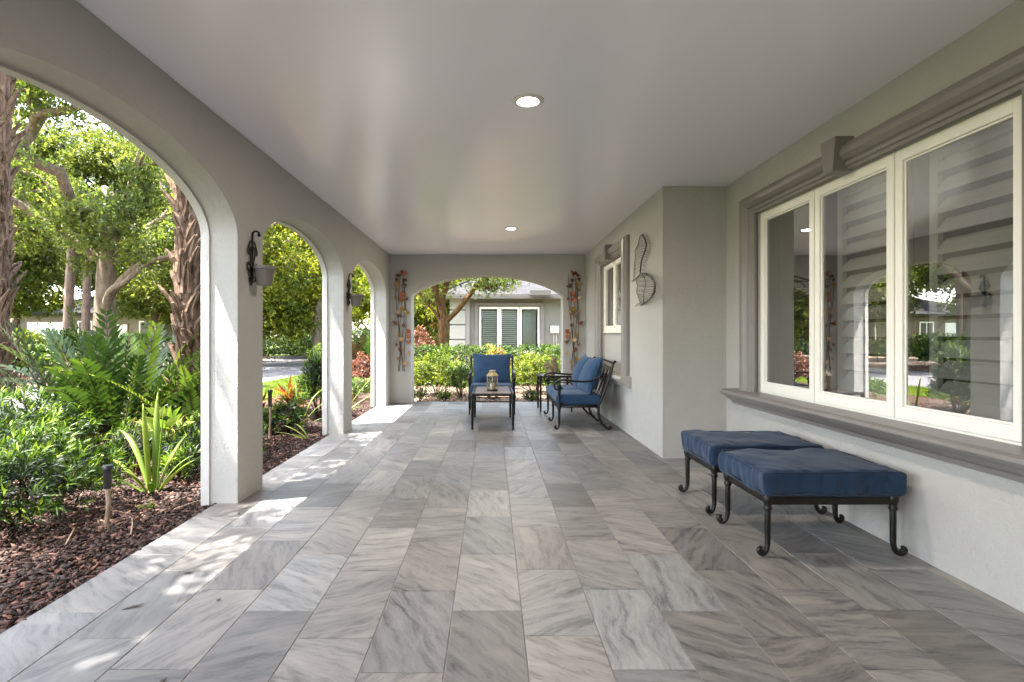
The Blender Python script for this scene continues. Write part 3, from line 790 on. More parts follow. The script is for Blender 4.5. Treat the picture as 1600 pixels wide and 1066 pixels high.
def seating(name, loc, rz, seats, label, cat, fab):
    """cast metal armchair / loveseat, front towards local -y"""
    T = empty(name, loc, label, cat, None, rz)
    SW = .66; Wd = SW * seats + .03; hx = Wd / 2; yf, yb = -.31, .18; hr = .315
    def leg(x, y, sx, rear):
        if not rear:
            return scroll_leg((x, y), hr - .005, 0.0, -1, .016)
        P = catmull([(x, y + .02, hr + .02), (x, y + .018, .22), (x, y + .045, .12), (x, y + .105, .045), (x, y + .145, .016), (x, y + .172, .022), (x, y + .176, .042), (x, y + .160, .048)], 5)
        q = MB().tube(P, [.018 - .006 * i / len(P) for i in range(len(P))], 10); q.ball((x, y + .158, .030), .015); return q
    xs = [-hx, hx] if seats == 1 else [-hx, 0, hx]
    for x in xs:
        leg(x, yf, x, False).build('leg', M['iron'], T, smooth=True)
        leg(x, yb, x, True).build('leg', M['iron'], T, smooth=True)
    q = MB()
    for y in (yf, yb + .02): q.tube([(-hx, y, hr - .012), (hx, y, hr - .012)], .014, 8); q.tube([(-hx, y, hr - .045), (hx, y, hr - .045)], .008, 8)
    for x in xs: q.tube([(x, yf, hr - .012), (x, yb + .02, hr - .012)], .014, 8)
    for k in range(4 * seats): q.box(-hx + .05 + k * (Wd - .1) / (4 * seats - 1) - .015, -hx + .05 + k * (Wd - .1) / (4 * seats - 1) + .015, yf, yb + .02, hr - .008, hr - .001)
    q.build('seat_frame', M['iron'], T, smooth=True)
    # arms
    for sx in (-1, 1):
        x = sx * hx
        q = MB()
        q.lathe([(.014, hr - .01), (.021, hr), (.016, hr + .02), (.013, hr + .1), (.019, hr + .16), (.024, hr + .18), (.018, hr + .2), (.012, hr + .215)], 12, (x, yf, 0))
        q.ball((x, yf, hr + .245), .030, 1, 1, 1, 12)
        arm = catmull([(x, yf + .045, hr + .232), (x, yf + .005, hr + .205), (x, yf - .045, hr + .215), (x, yf - .065, hr + .262), (x, yf - .035, hr + .312), (x, yf + .05, hr + .333), (x, yf + .20, hr + .318), (x, yf + .34, hr + .312), (x, yf + .45, hr + .335), (x, yf + .535, hr + .385)], 6)
        q.tube(arm, [.010 + .004 * math.sin(math.pi * i / len(arm)) for i in range(len(arm))], 8, flat=1.5)
        q.build('armrest', M['iron'], T, smooth=True)
    # back frame
    q = MB()
    def bk(z): return yb + .02 + (z - hr) * .30 + .03 * math.sin((z - hr) * 4)
    for x in (-hx, hx): q.tube(catmull([(x, bk(z), z) for z in (hr - .02, .45, .6, .75, .84)] + [(x, bk(.88) + .012, .885), (x, bk(.88) + .03, .875)], 5), .016, 10)
    for zz, r_ in ((.865, .014), (.80, .009), (.42, .011)):
        q.tube([(-hx + (Wd) * k / 12, bk(zz), zz + (.022 * math.sin(math.pi * k / 12) if zz > .5 else 0)) for k in range(13)], r_, 8)
    nb = 7 * seats
    for k in range(1, nb): 
        x = -hx + Wd * k / nb
        q.tube(catmull([(x, bk(.42), .42), (x + .02 * (-1) ** k, bk(.55), .55), (x - .02 * (-1) ** k, bk(.68), .68), (x, bk(.80), .80)], 4), .007, 6)
    q.build('back_frame', M['iron'], T, smooth=True)
    for k in range(seats):
        cx = -hx + .015 + SW * (k + .5)
        c = cushion(SW - .02, .545, .145, .015, .035, k * 3 + seats, .005, 22).build('seat_cushion', fab, T, smooth=True, loc=(cx, -.055, hr))
        edge_piping(SW - .02, .545, .130, .0045, .010, k).build('piping', fab, c, smooth=True)
        p, rim = pillow(.60, .50, .215, k * 5 + seats)
        o = p.build('back_cushion', fab, T, smooth=True, loc=(cx, .150, hr + .145 + .222)); o.rotation_euler = (R(-21), R((2, -3)[k % 2] if seats > 1 else 0), R((-3, 4)[k % 2] if seats > 1 else 0))
        rim.build('piping', fab, o, smooth=True)
    return T
seating('armchair', (.005, 8.46, 0), 0, 1, 'black metal armchair with blue cushions behind the coffee table', 'chair', M['denim'])
seating('loveseat', (1.185, 7.51, 0), R(-90), 2, 'black metal two seat sofa with blue cushions against the right wall', 'loveseat', M['denim'])

# coffee table
m, t, b = mat('slate_table_top', (.2, .17, .15), .3, .5)
bt = nd(t, "ShaderNodeTexBrick"); bt.inputs["Scale"].default_value = 1; bt.inputs["Brick Width"].default_value = .15; bt.inputs["Row Height"].default_value = .15
bt.inputs["Mortar Size"].default_value = .003; bt.inputs["Color1"].default_value = (.20, .16, .14, 1); bt.inputs["Color2"].default_value = (.30, .25, .22, 1); bt.inputs["Mortar"].default_value = (.12, .1, .09, 1)
n = noise_node(t, objco(t), 9, 6, .7); mx = nd(t, "ShaderNodeMix", data_type='RGBA', blend_type='MULTIPLY'); mx.inputs["Factor"].default_value = .7
r = ramp(t, n.outputs[0], [(.3, (.55, .5, .48)), (.7, (1.2, 1.15, 1.1))])
t.links.new(objco(t), bt.inputs["Vector"]); t.links.new(bt.outputs["Color"], mx.inputs["A"]); t.links.new(r.outputs[0], mx.inputs["B"]); t.links.new(mx.outputs["Result"], b.inputs["Base Color"])
M['slate'] = m
def table(name, loc, hx, hy, h, label, cat, round_legs=.015, top=True):
    T = empty(name, loc, label, cat)
    q = MB(); q.box(-hx + .03, hx - .03, -hy + .03, hy - .03, h - .012, h - .001); q.build('table_top', M['slate'], T, bevel=.002)
    q = MB(); P = [(-hx, -hy), (hx, -hy), (hx, hy), (-hx, hy)]
    for i in range(4):
        a, c = P[i], P[(i + 1) % 4]
        q.tube([(a[0], a[1], h - .012), (c[0], c[1], h - .012)], .017, 8)
        q.tube([(a[0], a[1], h - .105), (c[0], c[1], h - .105)], .008, 8)
    q.box(-hx + .01, hx - .01, -hy + .01, hy - .01, h - .022, h - .013)
    q.build('frame', M['iron'], T, smooth=False)
    # scroll ornament in each apron
    for sy in (-1, 1):
        q = MB(); zc = h - .060
        for c, rx in ((-.048, .042), (.048, .042), (0, .028)):
            q.tube([(c + math.cos(a_) * rx, sy * hy, zc + math.sin(a_) * (.023 if c else .012)) for a_ in [k * math.pi / 8 for k in range(16)]], .0048, 6, closed=True)
        q.tube([(-.10, sy * hy, zc), (.10, sy * hy, zc)], .0045, 6); q.ball((0, sy * hy, zc), .010); q.ball((.10, sy * hy, zc), .008); q.ball((-.10, sy * hy, zc), .008)
        q.build('apron_scroll', M['iron'], T, smooth=True)
    for sx in (-1, 1):
        for sy in (-1, 1):
            q = MB(); x, y = sx * hx, sy * hy
            q.lathe([(.006, 0), (.016, .004), (.018, .015), (.012, .028), (.015, .036), (round_legs, .06), (round_legs + .001, h - .13), (.021, h - .12), (.021, h - .108), (.017, h - .1), (.019, h - .06), (.024, h - .03), (.026, h - .01), (.018, h + .004), (.010, h + .010), (.0001, h + .013)], 12, (x, y, 0))
            for k in range(6):
                an = k * math.pi / 3; q.tube([(x + math.cos(an) * .014, y + math.sin(an) * .014, .06), (x + math.cos(an) * .015, y + math.sin(an) * .015, h - .13)], .003, 4)
            q.build('leg', M['iron'], T, smooth=True)
    return T
table('coffee_table', (.015, 7.40, 0), .265, .52, .465, 'long black metal coffee table with a brown stone top in front of the armchair', 'table')
table('side_table', (1.04, 8.74, 0), .25, .235, .575, 'small square metal side table between loveseat and end wall', 'table')

# lantern
T = empty('lantern', (.012, 7.25, .465), 'brass topped glass lantern with a candle on the coffee table', 'lantern')
def hexp(r_, z, a0=30): return [(r_ * math.cos(R(a0 + 60 * k)), r_ * math.sin(R(a0 + 60 * k)), z) for k in range(6)]
def hexstack(rs, a0=30):
    q = MB(); vs = []
    for r_, z in rs: vs += hexp(r_, z, a0)
    fs = [(i * 6 + j, i * 6 + (j + 1) % 6, (i + 1) * 6 + (j + 1) % 6, (i + 1) * 6 + j) for i in range(len(rs) - 1) for j in range(6)]
    fs += [tuple(range(5, -1, -1)), tuple(range((len(rs) - 1) * 6, len(rs) * 6))]
    q.add(vs, fs); return q
hexstack([(.088, 0), (.088, .010), (.080, .014), (.080, .022)]).build('base', M['iron'], T, bevel=.001)
hexstack([(.094, .205), (.094, .211), (.040, .262), (.040, .268), (.050, .272), (.050, .280), (.030, .284)]).build('roof', M['gold'], T, bevel=.001)
q = MB()
for p in hexp(.079, 0): q.tube([(p[0], p[1], .02), (p[0], p[1], .207)], .0055, 6)
for k in range(6):
    a, c = Vector(hexp(.079, 0)[k]), Vector(hexp(.079, 0)[(k + 1) % 6])
    for i in range(2):
        for j in range(4):
            cu, cz = .25 + .5 * i, .042 + j * .046
            q.tube([tuple((a.lerp(c, cu + .23 * math.cos(t_)))[:2]) + (cz + .022 * math.sin(t_),) for t_ in [u * math.pi / 4 for u in range(8)]], .0017, 4, closed=True)
q.build('lattice', M['gold'], T, smooth=True)
hexstack([(.073, .022), (.073, .205)]).build('pane', M['lglass'], T)
q = MB(); q.lathe([(.032, .022), (.033, .10), (.028, .104), (.0001, .100)], 18); c = q.build('candle', M['candle'], T, smooth=True)
MB().tube([(0, 0, .10), (.002, 0, .118)], .002, 5).build('wick', M['black'], c)

# squirrel statue: body, haunch, head, ears, arms and curled tail fused into one mesh
T = empty('squirrel_statue', (.955, 8.64, .575), 'weathered tan stone squirrel figure sitting on the side table', 'statue')
q = MB()
q.ball((.00, 0, .075), .075, .95, .85, 1.0, 16); q.ball((-.01, 0, .125), .055, .9, .85, 1.15, 16)
q.ball((.0, -.045, .045), .045, 1.2, .6, .9, 14); q.ball((.0, .045, .045), .045, 1.2, .6, .9, 14)
q.ball((-.045, 0, .185), .036, 1.15, .85, .95, 14); q.ball((-.080, 0, .176), .018, 1.2, .8, .8, 12)
for s_ in (-1, 1):
    q.ball((-.028, s_ * .020, .220), .013, .6, .6, 1.5, 10)
    q.tube([(-.025, s_ * .04, .145), (-.06, s_ * .038, .125), (-.092, s_ * .012, .135)], [.017, .013, .011], 8)
    q.tube([(-.02, s_ * .045, .012), (-.09, s_ * .045, .010)], [.018, .013], 8)
q.ball((-.098, 0, .140), .018, 1, 1, 1, 10)
tl = catmull([(.045, 0, .025), (.085, 0, .06), (.098, 0, .12), (.080, 0, .18), (.055, 0, .225), (.060, 0, .262), (.088, 0, .270), (.098, 0, .250)], 6)
q.tube(tl, [.030 + .014 * math.sin(math.pi * i / len(tl)) for i in range(len(tl))], 12)
q.lathe([(.08, 0), (.085, .012), (.06, .02)], 18)
st = q.build('body', M['statue'], T, smooth=True)
rm = st.modifiers.new('remesh', 'REMESH'); rm.mode = 'VOXEL'; rm.voxel_size = .0045; rm.use_smooth_shade = True
sm = st.modifiers.new('smooth', 'SMOOTH'); sm.iterations = 3; sm.factor = .6

# =================================================================== WALL DECOR
# planters on the piers
def wall_planter(y, label):
    T = empty('wall_planter', (XI, y, 1.60), label, 'planter', 'iron bracket planters on the arcade piers')
    q = MB(); X = .014
    q.box(.002, .010, -.012, .012, .0, .30)
    q.tube([(X, 0, .02), (X, 0, .37)], .008, 8)
    q.tube(catmull([(X, 0, .36), (X + .002, .003, .40), (X + .02, .004, .415), (X + .045, .004, .405), (X + .05, .004, .385)], 5), .008, 8); q.ball((X + .048, .004, .385), .014)
    for s_ in (-1, 1):
        q.tube(catmull([(X, 0, .33), (X, s_ * .03, .335), (X, s_ * .055, .30), (X, s_ * .075, .26), (X, s_ * .065, .235), (X, s_ * .048, .25), (X, s_ * .055, .268)], 6), .006, 6)
        q.tube(catmull([(X, s_ * .01, .30), (X, s_ * .045, .27), (X, s_ * .035, .22), (X, s_ * .02, .18), (X, s_ * .03, .13), (X, s_ * .06, .10), (X, s_ * .085, .13), (X, s_ * .08, .165), (X, s_ * .062, .165), (X, s_ * .06, .148)], 6), .006, 6)
        q.tube(catmull([(X, 0, .06), (X, s_ * .03, .07), (X, s_ * .05, .05), (X, s_ * .04, .03), (X, s_ * .028, .04)], 5), .005, 6)
        q.ball((X, s_ * .052, .262), .010); q.ball((X, s_ * .062, .155), .010)
    q.build('bracket', M['iron'], T, smooth=True)
    q = MB(); q.tube([(.105 + .078 * math.cos(k * math.pi / 12), .078 * math.sin(k * math.pi / 12), .128) for k in range(24)], .006, 6, closed=True); q.tube([(.01, 0, .128), (.03, 0, .128)], .008, 6)
    q.build('hoop', M['iron'], T, smooth=True)
    q = MB(); q.lathe([(.0001, .004), (.050, .0), (.055, .004), (.072, .118), (.074, .120), (.083, .121), (.084, .148), (.078, .149), (.074, .140), (.060, .10), (.0001, .10)], 32, (.105, 0, 0))
    q.build('pot', M['potm'], T, smooth=True, bevel=.0015)
    return T
wall_planter(4.04, 'iron scroll bracket holding a grey pot on the nearest pier')
wall_planter(6.77, 'iron scroll bracket holding a grey pot on the second pier')

# metal flower wall art
FL = []
def flower_mesh(kind, seed):
    rr = random.Random(seed); q = MB(); n = 20
    if kind == 0:       # ginkgo fan / lily cup seen from the side
        rings = [(.004, 0), (.020, .020), (.036, .040), (.046, .050)]
        vs = []; fs = []
        for k, (r_, z) in enumerate(rings):
            for j in range(n):
                a = 2 * math.pi * j / n; rj = r_ * (1 + .16 * math.sin(3 * a + seed) * k / 3)
                vs.append((rj * math.cos(a), rj * math.sin(a) * .55, z + .006 * math.cos(5 * a) * k / 3))
        for k in range(len(rings) - 1):
            for j in range(n): fs.append((k * n + j, k * n + (j + 1) % n, (k + 1) * n + (j + 1) % n, (k + 1) * n + j))
        q.add(vs, fs)
    else:               # open rippled disc with centre
        rings = [(.001, .006), (.014, .0), (.028, .004), (.040, .012)]
        vs = []; fs = []
        for k, (r_, z) in enumerate(rings):
            for j in range(n):
                a = 2 * math.pi * j / n; rj = r_ * (1 + .14 * math.sin(4 * a + seed) * k / 3)
                vs.append((rj * math.cos(a), -z - .004 * math.sin(6 * a) * k / 3, rj * math.sin(a)))
        for k in range(len(rings) - 1):
            for j in range(n): fs.append((k * n + j, k * n + (j + 1) % n, (k + 1) * n + (j + 1) % n, (k + 1) * n + j))
        q.add(vs, fs); q.ball((0, -.010, 0), .008, 1, .6, 1, 8)
    return q
def flower_art(xc, mirror, label, seed):
    rr = random.Random(seed)
    T = empty('flower_wall_art', (xc, YE - .02, .58), label, 'wall art', 'metal flower wall hangings either side of the end arch')
    q = MB(); H = 1.76
    stems = []
    for k in range(5):
        x0 = (-.075 + .035 * k) ; ph = k * 1.3
        pts = []
        for i in range(15):
            z = H * i / 14 * (1 - .02 * k)
            x = x0 * (.35 + .75 * i / 14) * 1.1 + .028 * math.sin(ph + z * 3.4) + (.05 * (1 - i / 4) * (-1) ** k if i < 4 else 0)
            pts.append((x, -.006 - .010 * (k % 3), z))
        stems.append(pts); q.tube(catmull(pts, 3), .0045, 6)
    q.build('stems', M['wire'], T, smooth=True)
    lay = [(1.76, .03, 0, 0, 1.5), (1.73, -.05, 2, 0, 1.1), (1.66, -.09, 2, 0, 1.0), (1.65, .06, 2, 0, 1.0), (1.58, -.08, 1, 1, 1.1), (1.54, .08, 2, 0, 1.2), (1.47, -.09, 1, 1, .8), (1.40, .04, 0, 1, 1.3), (1.33, -.10, 3, 1, .8),
           (1.30, .0, 0, 1, 1.2), (1.31, .12, 2, 1, .8), (1.13, .02, 1, 1, 1.1), (1.08, -.07, 3, 1, .9), (1.06, .08, 1, 0, 1.3), (1.0, -.02, 2, 1, .9), (.87, -.13, 0, 0, 1.2), (.83, .05, 2, 1, .9), (.72, .14, 0, 1, 1.1),
           (.67, -.03, 1, 1, .9), (.63, .13, 0, 1, 1.0), (.58, .0, 3, 1, 1.1), (.53, .15, 0, 0, 1.1), (.48, -.09, 2, 1, .7), (.40, -.01, 0, 1, 1.1), (.33, .15, 3, 1, .8), (.23, -.05, 1, 1, .8), (.16, .06, 3, 1, 1.1)]
    for i, (z, x, c, kind, s_) in enumerate(lay):
        mm = M['fl%d' % c]; x = x * (-1 if mirror else 1) * .92
        key = (kind, c)
        o = None
        for kk, ob in FL:
            if kk == key: o = ob.copy(); COL.objects.link(o); break
        if o is None:
            o = flower_mesh(kind, 3 + c).build('flower', mm, None, smooth=True); FL.append((key, o))
            sol = o.modifiers.new('thick', 'SOLIDIFY'); sol.thickness = .0018
        o.parent = T
        o.location = (x, -.035 - .012 * (i % 3), z - (.03 if kind == 0 else 0)); o.scale = (s_ * .98,) * 3
        o.rotation_euler = (R(rr.uniform(-25, 15)), R(rr.uniform(-30, 30)), R(rr.uniform(-35, 35)))
    return T
flower_art((627.5 - 768) / 826 * 9.58, False, 'tall hanging of orange and copper metal flowers left of the end arch', 1)
flower_art((897 - 768) / 826 * 9.58, True, 'tall hanging of orange and copper metal flowers right of the end arch, behind the loveseat', 5)

# wire wall sculpture on the projecting wall
def WP(x, y, h=.0):
    px, py = 975 + x / 7.89, 355 + y / 7.89; X = XP - .012 - h
    Y = X * 826 / (px - 768); return Vector((X, Y, 1.21 + (526 - py) / 826 * Y))
T = empty('wire_sculpture', tuple(WP(240, 500)), 'black wire sculpture of a leaf and basket shape on the projecting wall', 'wall art')
def wpath(P, h=0.0, r_=.0035, k=5):
    Q = [WP(p[0], p[1], p[2] if len(p) > 2 else h) for p in P]; return catmull(Q, k), r_
spine = [(225, 88), (262, 150), (276, 215), (262, 290), (232, 370), (212, 450), (202, 560)]
spine = [(x, y, .03) for x, y in spine]
left = [(222, 86, .03), (192, 135, .01), (172, 220, .0), (137, 285, .0), (140, 360, .0), (130, 450, .0), (122, 560, .0), (122, 648, .0)]
q = MB()
sp, _ = wpath(spine); lp, _ = wpath(left)
q.tube(sp, .006, 6); q.tube(lp, .0035, 6)
sp2, _ = wpath([(x - 6, y + 4, .045) for x, y, _h in spine]); q.tube(sp2, .005, 6)
q.tube(wpath([(205, 568, .03), (180, 600, .02), (150, 632, .01), (118, 655, .0), (98, 668, .0)])[0], .005, 6)
for i in range(1, 16):
    a = sp[int(i / 16 * (len(sp) - 1))]; c = lp[min(len(lp) - 1, int((i + 2.2) / 18 * (len(lp) - 1)))]
    c2 = a.lerp(c, .5) + Vector((-.015, 0, .01)); q.tube([c, c2, a], .0022, 5)
    q.tube([a, a + Vector((.025, -.03, -.01 + .004 * (i % 3))), a + Vector((.03, -.055, -.02))], .0018, 5)
shift(q, T.location); q.build('leaf_frame', M['wire'], T, smooth=True)
q = MB()
outer = [(205, 572, .02), (290, 576, .05), (345, 630, .09), (383, 715, .12), (375, 800, .12), (330, 872, .08), (262, 930, .04), (205, 958, .01)]
outer2 = [(215, 568, .0), (300, 590, .0), (360, 655, .01), (372, 730, .01), (362, 800, .01), (318, 880, .0), (250, 938, .0), (205, 962, .0)]
mid = [(232, 590, .05), (260, 650, .11), (266, 720, .14), (246, 800, .13), (240, 880, .08), (240, 935, .04)]
inn = [(205, 574, .01), (150, 650, .0), (167, 720, .0), (155, 790, .0), (175, 862, .0), (202, 935, .0)]
cur = [wpath(c)[0] for c in (outer, outer2, mid, inn)]
for c, r_ in zip(cur, (.0065, .005, .0035, .0035)): q.tube(c, r_, 6)
for i in range(1, 19):
    u = i / 19
    P = [c[int(u * (len(c) - 1))] for c in (cur[3], cur[2], cur[0], cur[1])]
    q.tube(catmull(P, 4), .002 if i % 3 else .003, 5)
q.tube(wpath([(215, 935, .0), (170, 946, .01), (140, 976, .0)])[0], .0035, 6)
shift(q, T.location); q.build('basket_frame', M['wire'], T, smooth=True)

# =================================================================== VEGETATION
def whorls(LV, P, A, nl, L, W, spread, rng, lv0=None, lvs=.18, up_young=.35, along=.06, fold=.2, droop=.15):
    """nl leaves round each shoot tip P with axis A"""
    P = np.asarray(P, float); A = np.asarray(A, float); A = A / (np.linalg.norm(A, axis=1, keepdims=True) + 1e-9)
    N = len(P)
    ref = np.where(np.abs(A[:, 2:3]) < .9, np.array([[0, 0, 1.]]), np.array([[1., 0, 0]]))
    U = np.cross(A, ref); U /= np.linalg.norm(U, axis=1, keepdims=True); Vv = np.cross(A, U)
    if lv0 is None: lv0 = np.clip(rng.normal(.42, .2, N), 0, 1)
    for k in range(nl):
        a = k * 2.4 + rng.uniform(0, 6.28, N); f = k / max(1, nl - 1)        # f: 0 old .. 1 young
        rad = U * np.cos(a)[:, None] + Vv * np.sin(a)[:, None]
        sp = spread * (1.15 - .75 * f)
        d = A * math.cos(sp) + rad * math.sin(sp) + rng.normal(0, .12, (N, 3))
        b = P - A * (1 - f) * along + rng.normal(0, .006, (N, 3))
        LV.add(b, d, A + rng.normal(0, .2, (N, 3)), L * rng.uniform(.7, 1.15, N), W * rng.uniform(.8, 1.15, N), lv0 + (f - .5) * up_young + rng.normal(0, lvs, N), fold, droop)

def bush(name, loc, rad, h, m, label, cat='bush', group=None, n=160, nl=12, L=.075, W=.012, spread=1.0, seed=0, along=.07, stems=14, low=.05, sm='mossbark', lvm=.4, upb=.5, zmin=.06, shell=.5, yg=.35):
    rng = np.random.default_rng(seed); rx, ry = rad
    T = empty(name, loc, label, cat, group)
    d = rnd_dir(rng, n * 3); d = d[d[:, 2] > -.25][:n]; N = len(d)
    r_ = (shell ** 3 + (1 - shell ** 3) * rng.uniform(0, 1, N)) ** (1 / 3)
    lump = np.array([1 + .28 * noise.noise(Vector((v[0] * 1.8 + seed, v[1] * 1.8, v[2] * 1.8))) for v in d])
    r_ *= lump
    cz = h * .42
    P = np.stack([d[:, 0] * rx * r_, d[:, 1] * ry * r_, cz + d[:, 2] * r_ * np.where(d[:, 2] > 0, h - cz, cz * 1.2)], 1)
    P[:, 2] = np.maximum(P[:, 2], zmin)
    A = d + np.array([0, 0, upb]) + rng.normal(0, .25, (N, 3))
    LV = Leaves(); clump = np.array([noise.noise(Vector((p[0] * 3.1, p[1] * 3.1, p[2] * 3.1 + seed))) for p in P])
    whorls(LV, P, A, nl, L, W, spread, rng, np.clip(lvm + clump * .45 + rng.normal(0, .1, N), 0, 1), along=along, up_young=yg)
    LV.build('foliage', M[m], T)
    q = MB()
    for i in range(0, N, max(1, N // stems)):
        p = P[i]; q.tube(catmull([(p[0] * .08, p[1] * .08, -.02), (p[0] * .45, p[1] * .45, p[2] * .45), tuple(p)], 3), [.008, .007, .007, .006, .005, .004, .003][:7], 5)
    q.build('stem', M[sm], T, smooth=True)
    return T

def hedge(name, x0, x1, y0, y1, zt, m, label, group=None, n=900, nl=6, L=.06, W=.03, seed=0, cat='hedge'):
    rng = np.random.default_rng(seed); T = empty(name, ((x0 + x1) / 2, (y0 + y1) / 2, G), label, cat, group)
    hx, hy, hz = (x1 - x0) / 2, (y1 - y0) / 2, zt - G
    P = rng.uniform(-1, 1, (n * 2, 3)); mx = np.max(np.abs(P), 1); P = P[(mx > .62) | (rng.uniform(0, 1, len(P)) < .15)][:n]
    N = len(P); A = np.sign(P) * np.abs(P) ** 4 + np.array([0, 0, .35]) + rng.normal(0, .35, (N, 3))
    bump_ = np.array([noise.noise(Vector((p[0] * hx * 2.2, p[1] * hy * 2.2, seed))) for p in P]) * .05 + rng.normal(0, .025, N)
    Q = np.stack([P[:, 0] * hx * (1 + bump_ * .6), P[:, 1] * hy * (1 + bump_), (P[:, 2] + 1) / 2 * hz * (1 + bump_)], 1); Q[:, 2] = np.maximum(Q[:, 2], .05)
    LV = Leaves(); cl = np.array([noise.noise(Vector((p[0] * 2.5, p[1] * 2.5, p[2] * 2.5 + seed))) for p in Q])
    whorls(LV, Q, A, nl, L, W, 1.0, rng, np.clip(.45 + cl * .5 + rng.normal(0, .12, N), 0, 1), along=.05)
    LV.build('foliage', M[m], T)
    q = MB(); rr = random.Random(seed)
    for k in range(int((x1 - x0) / .14)):
        x, y = -hx * .95 + k * .14 + rr.uniform(-.05, .05), rr.uniform(-hy, hy) * .7
        q.tube([(x, y, -.02), (x + rr.uniform(-.05, .05), y + rr.uniform(-.05, .05), hz * .4), (x + rr.uniform(-.12, .12), y + rr.uniform(-.1, .1), hz * .8)], [.012, .009, .005], 5)
    q.build('stem', M['mossbark'], T, smooth=True)
    return T

def frond(LV, q, base, az, el, length, droop, npairs, lL, lW, rng, lv=.4, r0=.007, start=.22, twist=0.0, lang=.95):
    b = Vector(base); P = []; n = 14; d = Vector((math.cos(az) * math.cos(el), math.sin(az) * math.cos(el), math.sin(el)))
    p = b.copy(); P.append(p.copy())
    for i in range(n):
        p = p + d * length / n; P.append(p.copy()); d = (d + Vector((0, 0, -droop / n * (1 + 1.5 * i / n)))).normalized()
    q.tube(P, [r0 * (1 - .75 * i / n) for i in range(n + 1)], 5)
    bs, ds, us, Ls, Ws = [], [], [], [], []
    for k in range(npairs):
        f = start + (1 - start) * (k + .5) / npairs; i = min(n - 1, int(f * n)); u = f * n - i
        c = P[i].lerp(P[i + 1], u); t_ = (P[i + 1] - P[i]).normalized()
        sd = t_.cross(Vector((0, 0, 1))); sd = sd.normalized() if sd.length > .05 else Vector((-math.sin(az), math.cos(az), 0))
        up = sd.cross(t_); prof = math.sin(math.pi * min(1, .18 + .9 * (k + .5) / npairs)) ** .5
        a_ = lang * (1 - .45 * k / npairs)
        for s_ in (-1, 1):
            dd = t_ * math.cos(a_) + sd * s_ * math.sin(a_) + up * .25
            bs.append(c); ds.append(dd); us.append(up + sd * s_ * .15); Ls.append(lL * prof); Ws.append(lW * (.7 + .3 * prof))
    N = len(bs)
    LV.add(np.array([tuple(v) for v in bs]), np.array([tuple(v) for v in ds]) + rng.normal(0, .06, (N, 3)), np.array([tuple(v) for v in us]), np.array(Ls) * rng.uniform(.88, 1.08, N), np.array(Ws), lv + rng.normal(0, .07, N), .12, .12)

def frond_plant(name, loc, m, label, cat, nf, length, npairs, lL, lW, seed, els=(25, 85), droop=.8, lv=(.2, .8), spread=.12, group=None, lang=.95, azr=None):
    rng = np.random.default_rng(seed); T = empty(name, loc, label, cat, group); LV = Leaves(); q = MB()
    for i in range(nf):
        az = i * 2.399 + rng.uniform(-.3, .3)
        if azr is not None: az = rng.uniform(*azr)
        el = R(rng.uniform(*els)); rr = spread * rng.uniform(.2, 1)
        frond(LV, q, (math.cos(az) * rr, math.sin(az) * rr, -.01), az, el, length * rng.uniform(.75, 1.1), droop * rng.uniform(.7, 1.3) * (1.1 - el / 2), npairs, lL, lW, rng, rng.uniform(*lv), lang=lang)
    LV.build('foliage', M[m], T); q.build('stem', M['mossbark'], T, smooth=True); return T

def blade_plant(name, loc, m, label, cat, blades, group=None, seed=0):
    """long strap leaves; blades: (azimuth deg, elevation deg, length, width, droop)"""
    rng = np.random.default_rng(seed); T = empty(name, loc, label, cat, group)
    for az, el, L, W, dr in blades:
        az = R(az); el = R(el); d = Vector((math.cos(az) * math.cos(el), math.sin(az) * math.cos(el), math.sin(el)))
        p = Vector((math.cos(az) * .03, math.sin(az) * .03, 0)); n = 12; vs = []; fs = []; lv = []
        sd = Vector((-math.sin(az), math.cos(az), 0))
        if abs(math.cos(az)) > 2: pass
        v0 = rng.uniform(.55, .95)
        for i in range(n + 1):
            f = i / n; w2 = W / 2 * (math.sin(math.pi * min(1, .18 + f * .55)) if f < .6 else math.sin(math.pi * .51) * (1 - ((f - .6) / .4) ** 2)) + .001
            up = sd.cross(d).normalized()
            vs += [tuple(p - sd * w2 - up * w2 * .0), tuple(p - up * w2 * .35), tuple(p + sd * w2)]; lv += [v0 + .1, v0 - .15, v0 + .1]
            p = p + d * L / n; d = (d + Vector((0, 0, -dr / n * (.4 + 1.6 * f)))).normalized()
        for i in range(n):
            k = 3 * i; fs += [(k, k + 1, k + 4, k + 3), (k + 1, k + 2, k + 5, k + 4)]
        q = MB(); q.add(vs, fs); me = bpy.data.meshes.new('leaf'); me.from_pydata(vs, [], fs); me.materials.append(M[m])
        a = me.attributes.new('lv', 'FLOAT', 'POINT'); a.data.foreach_set('value', [max(0, min(1, x)) for x in lv])
        me.polygons.foreach_set("use_smooth", [True] * len(me.polygons))
        o = bpy.data.objects.new('leaf', me); COL.objects.link(o); o.parent = T
        s_ = o.modifiers.new('thick', 'SOLIDIFY'); s_.thickness = .002
    return T

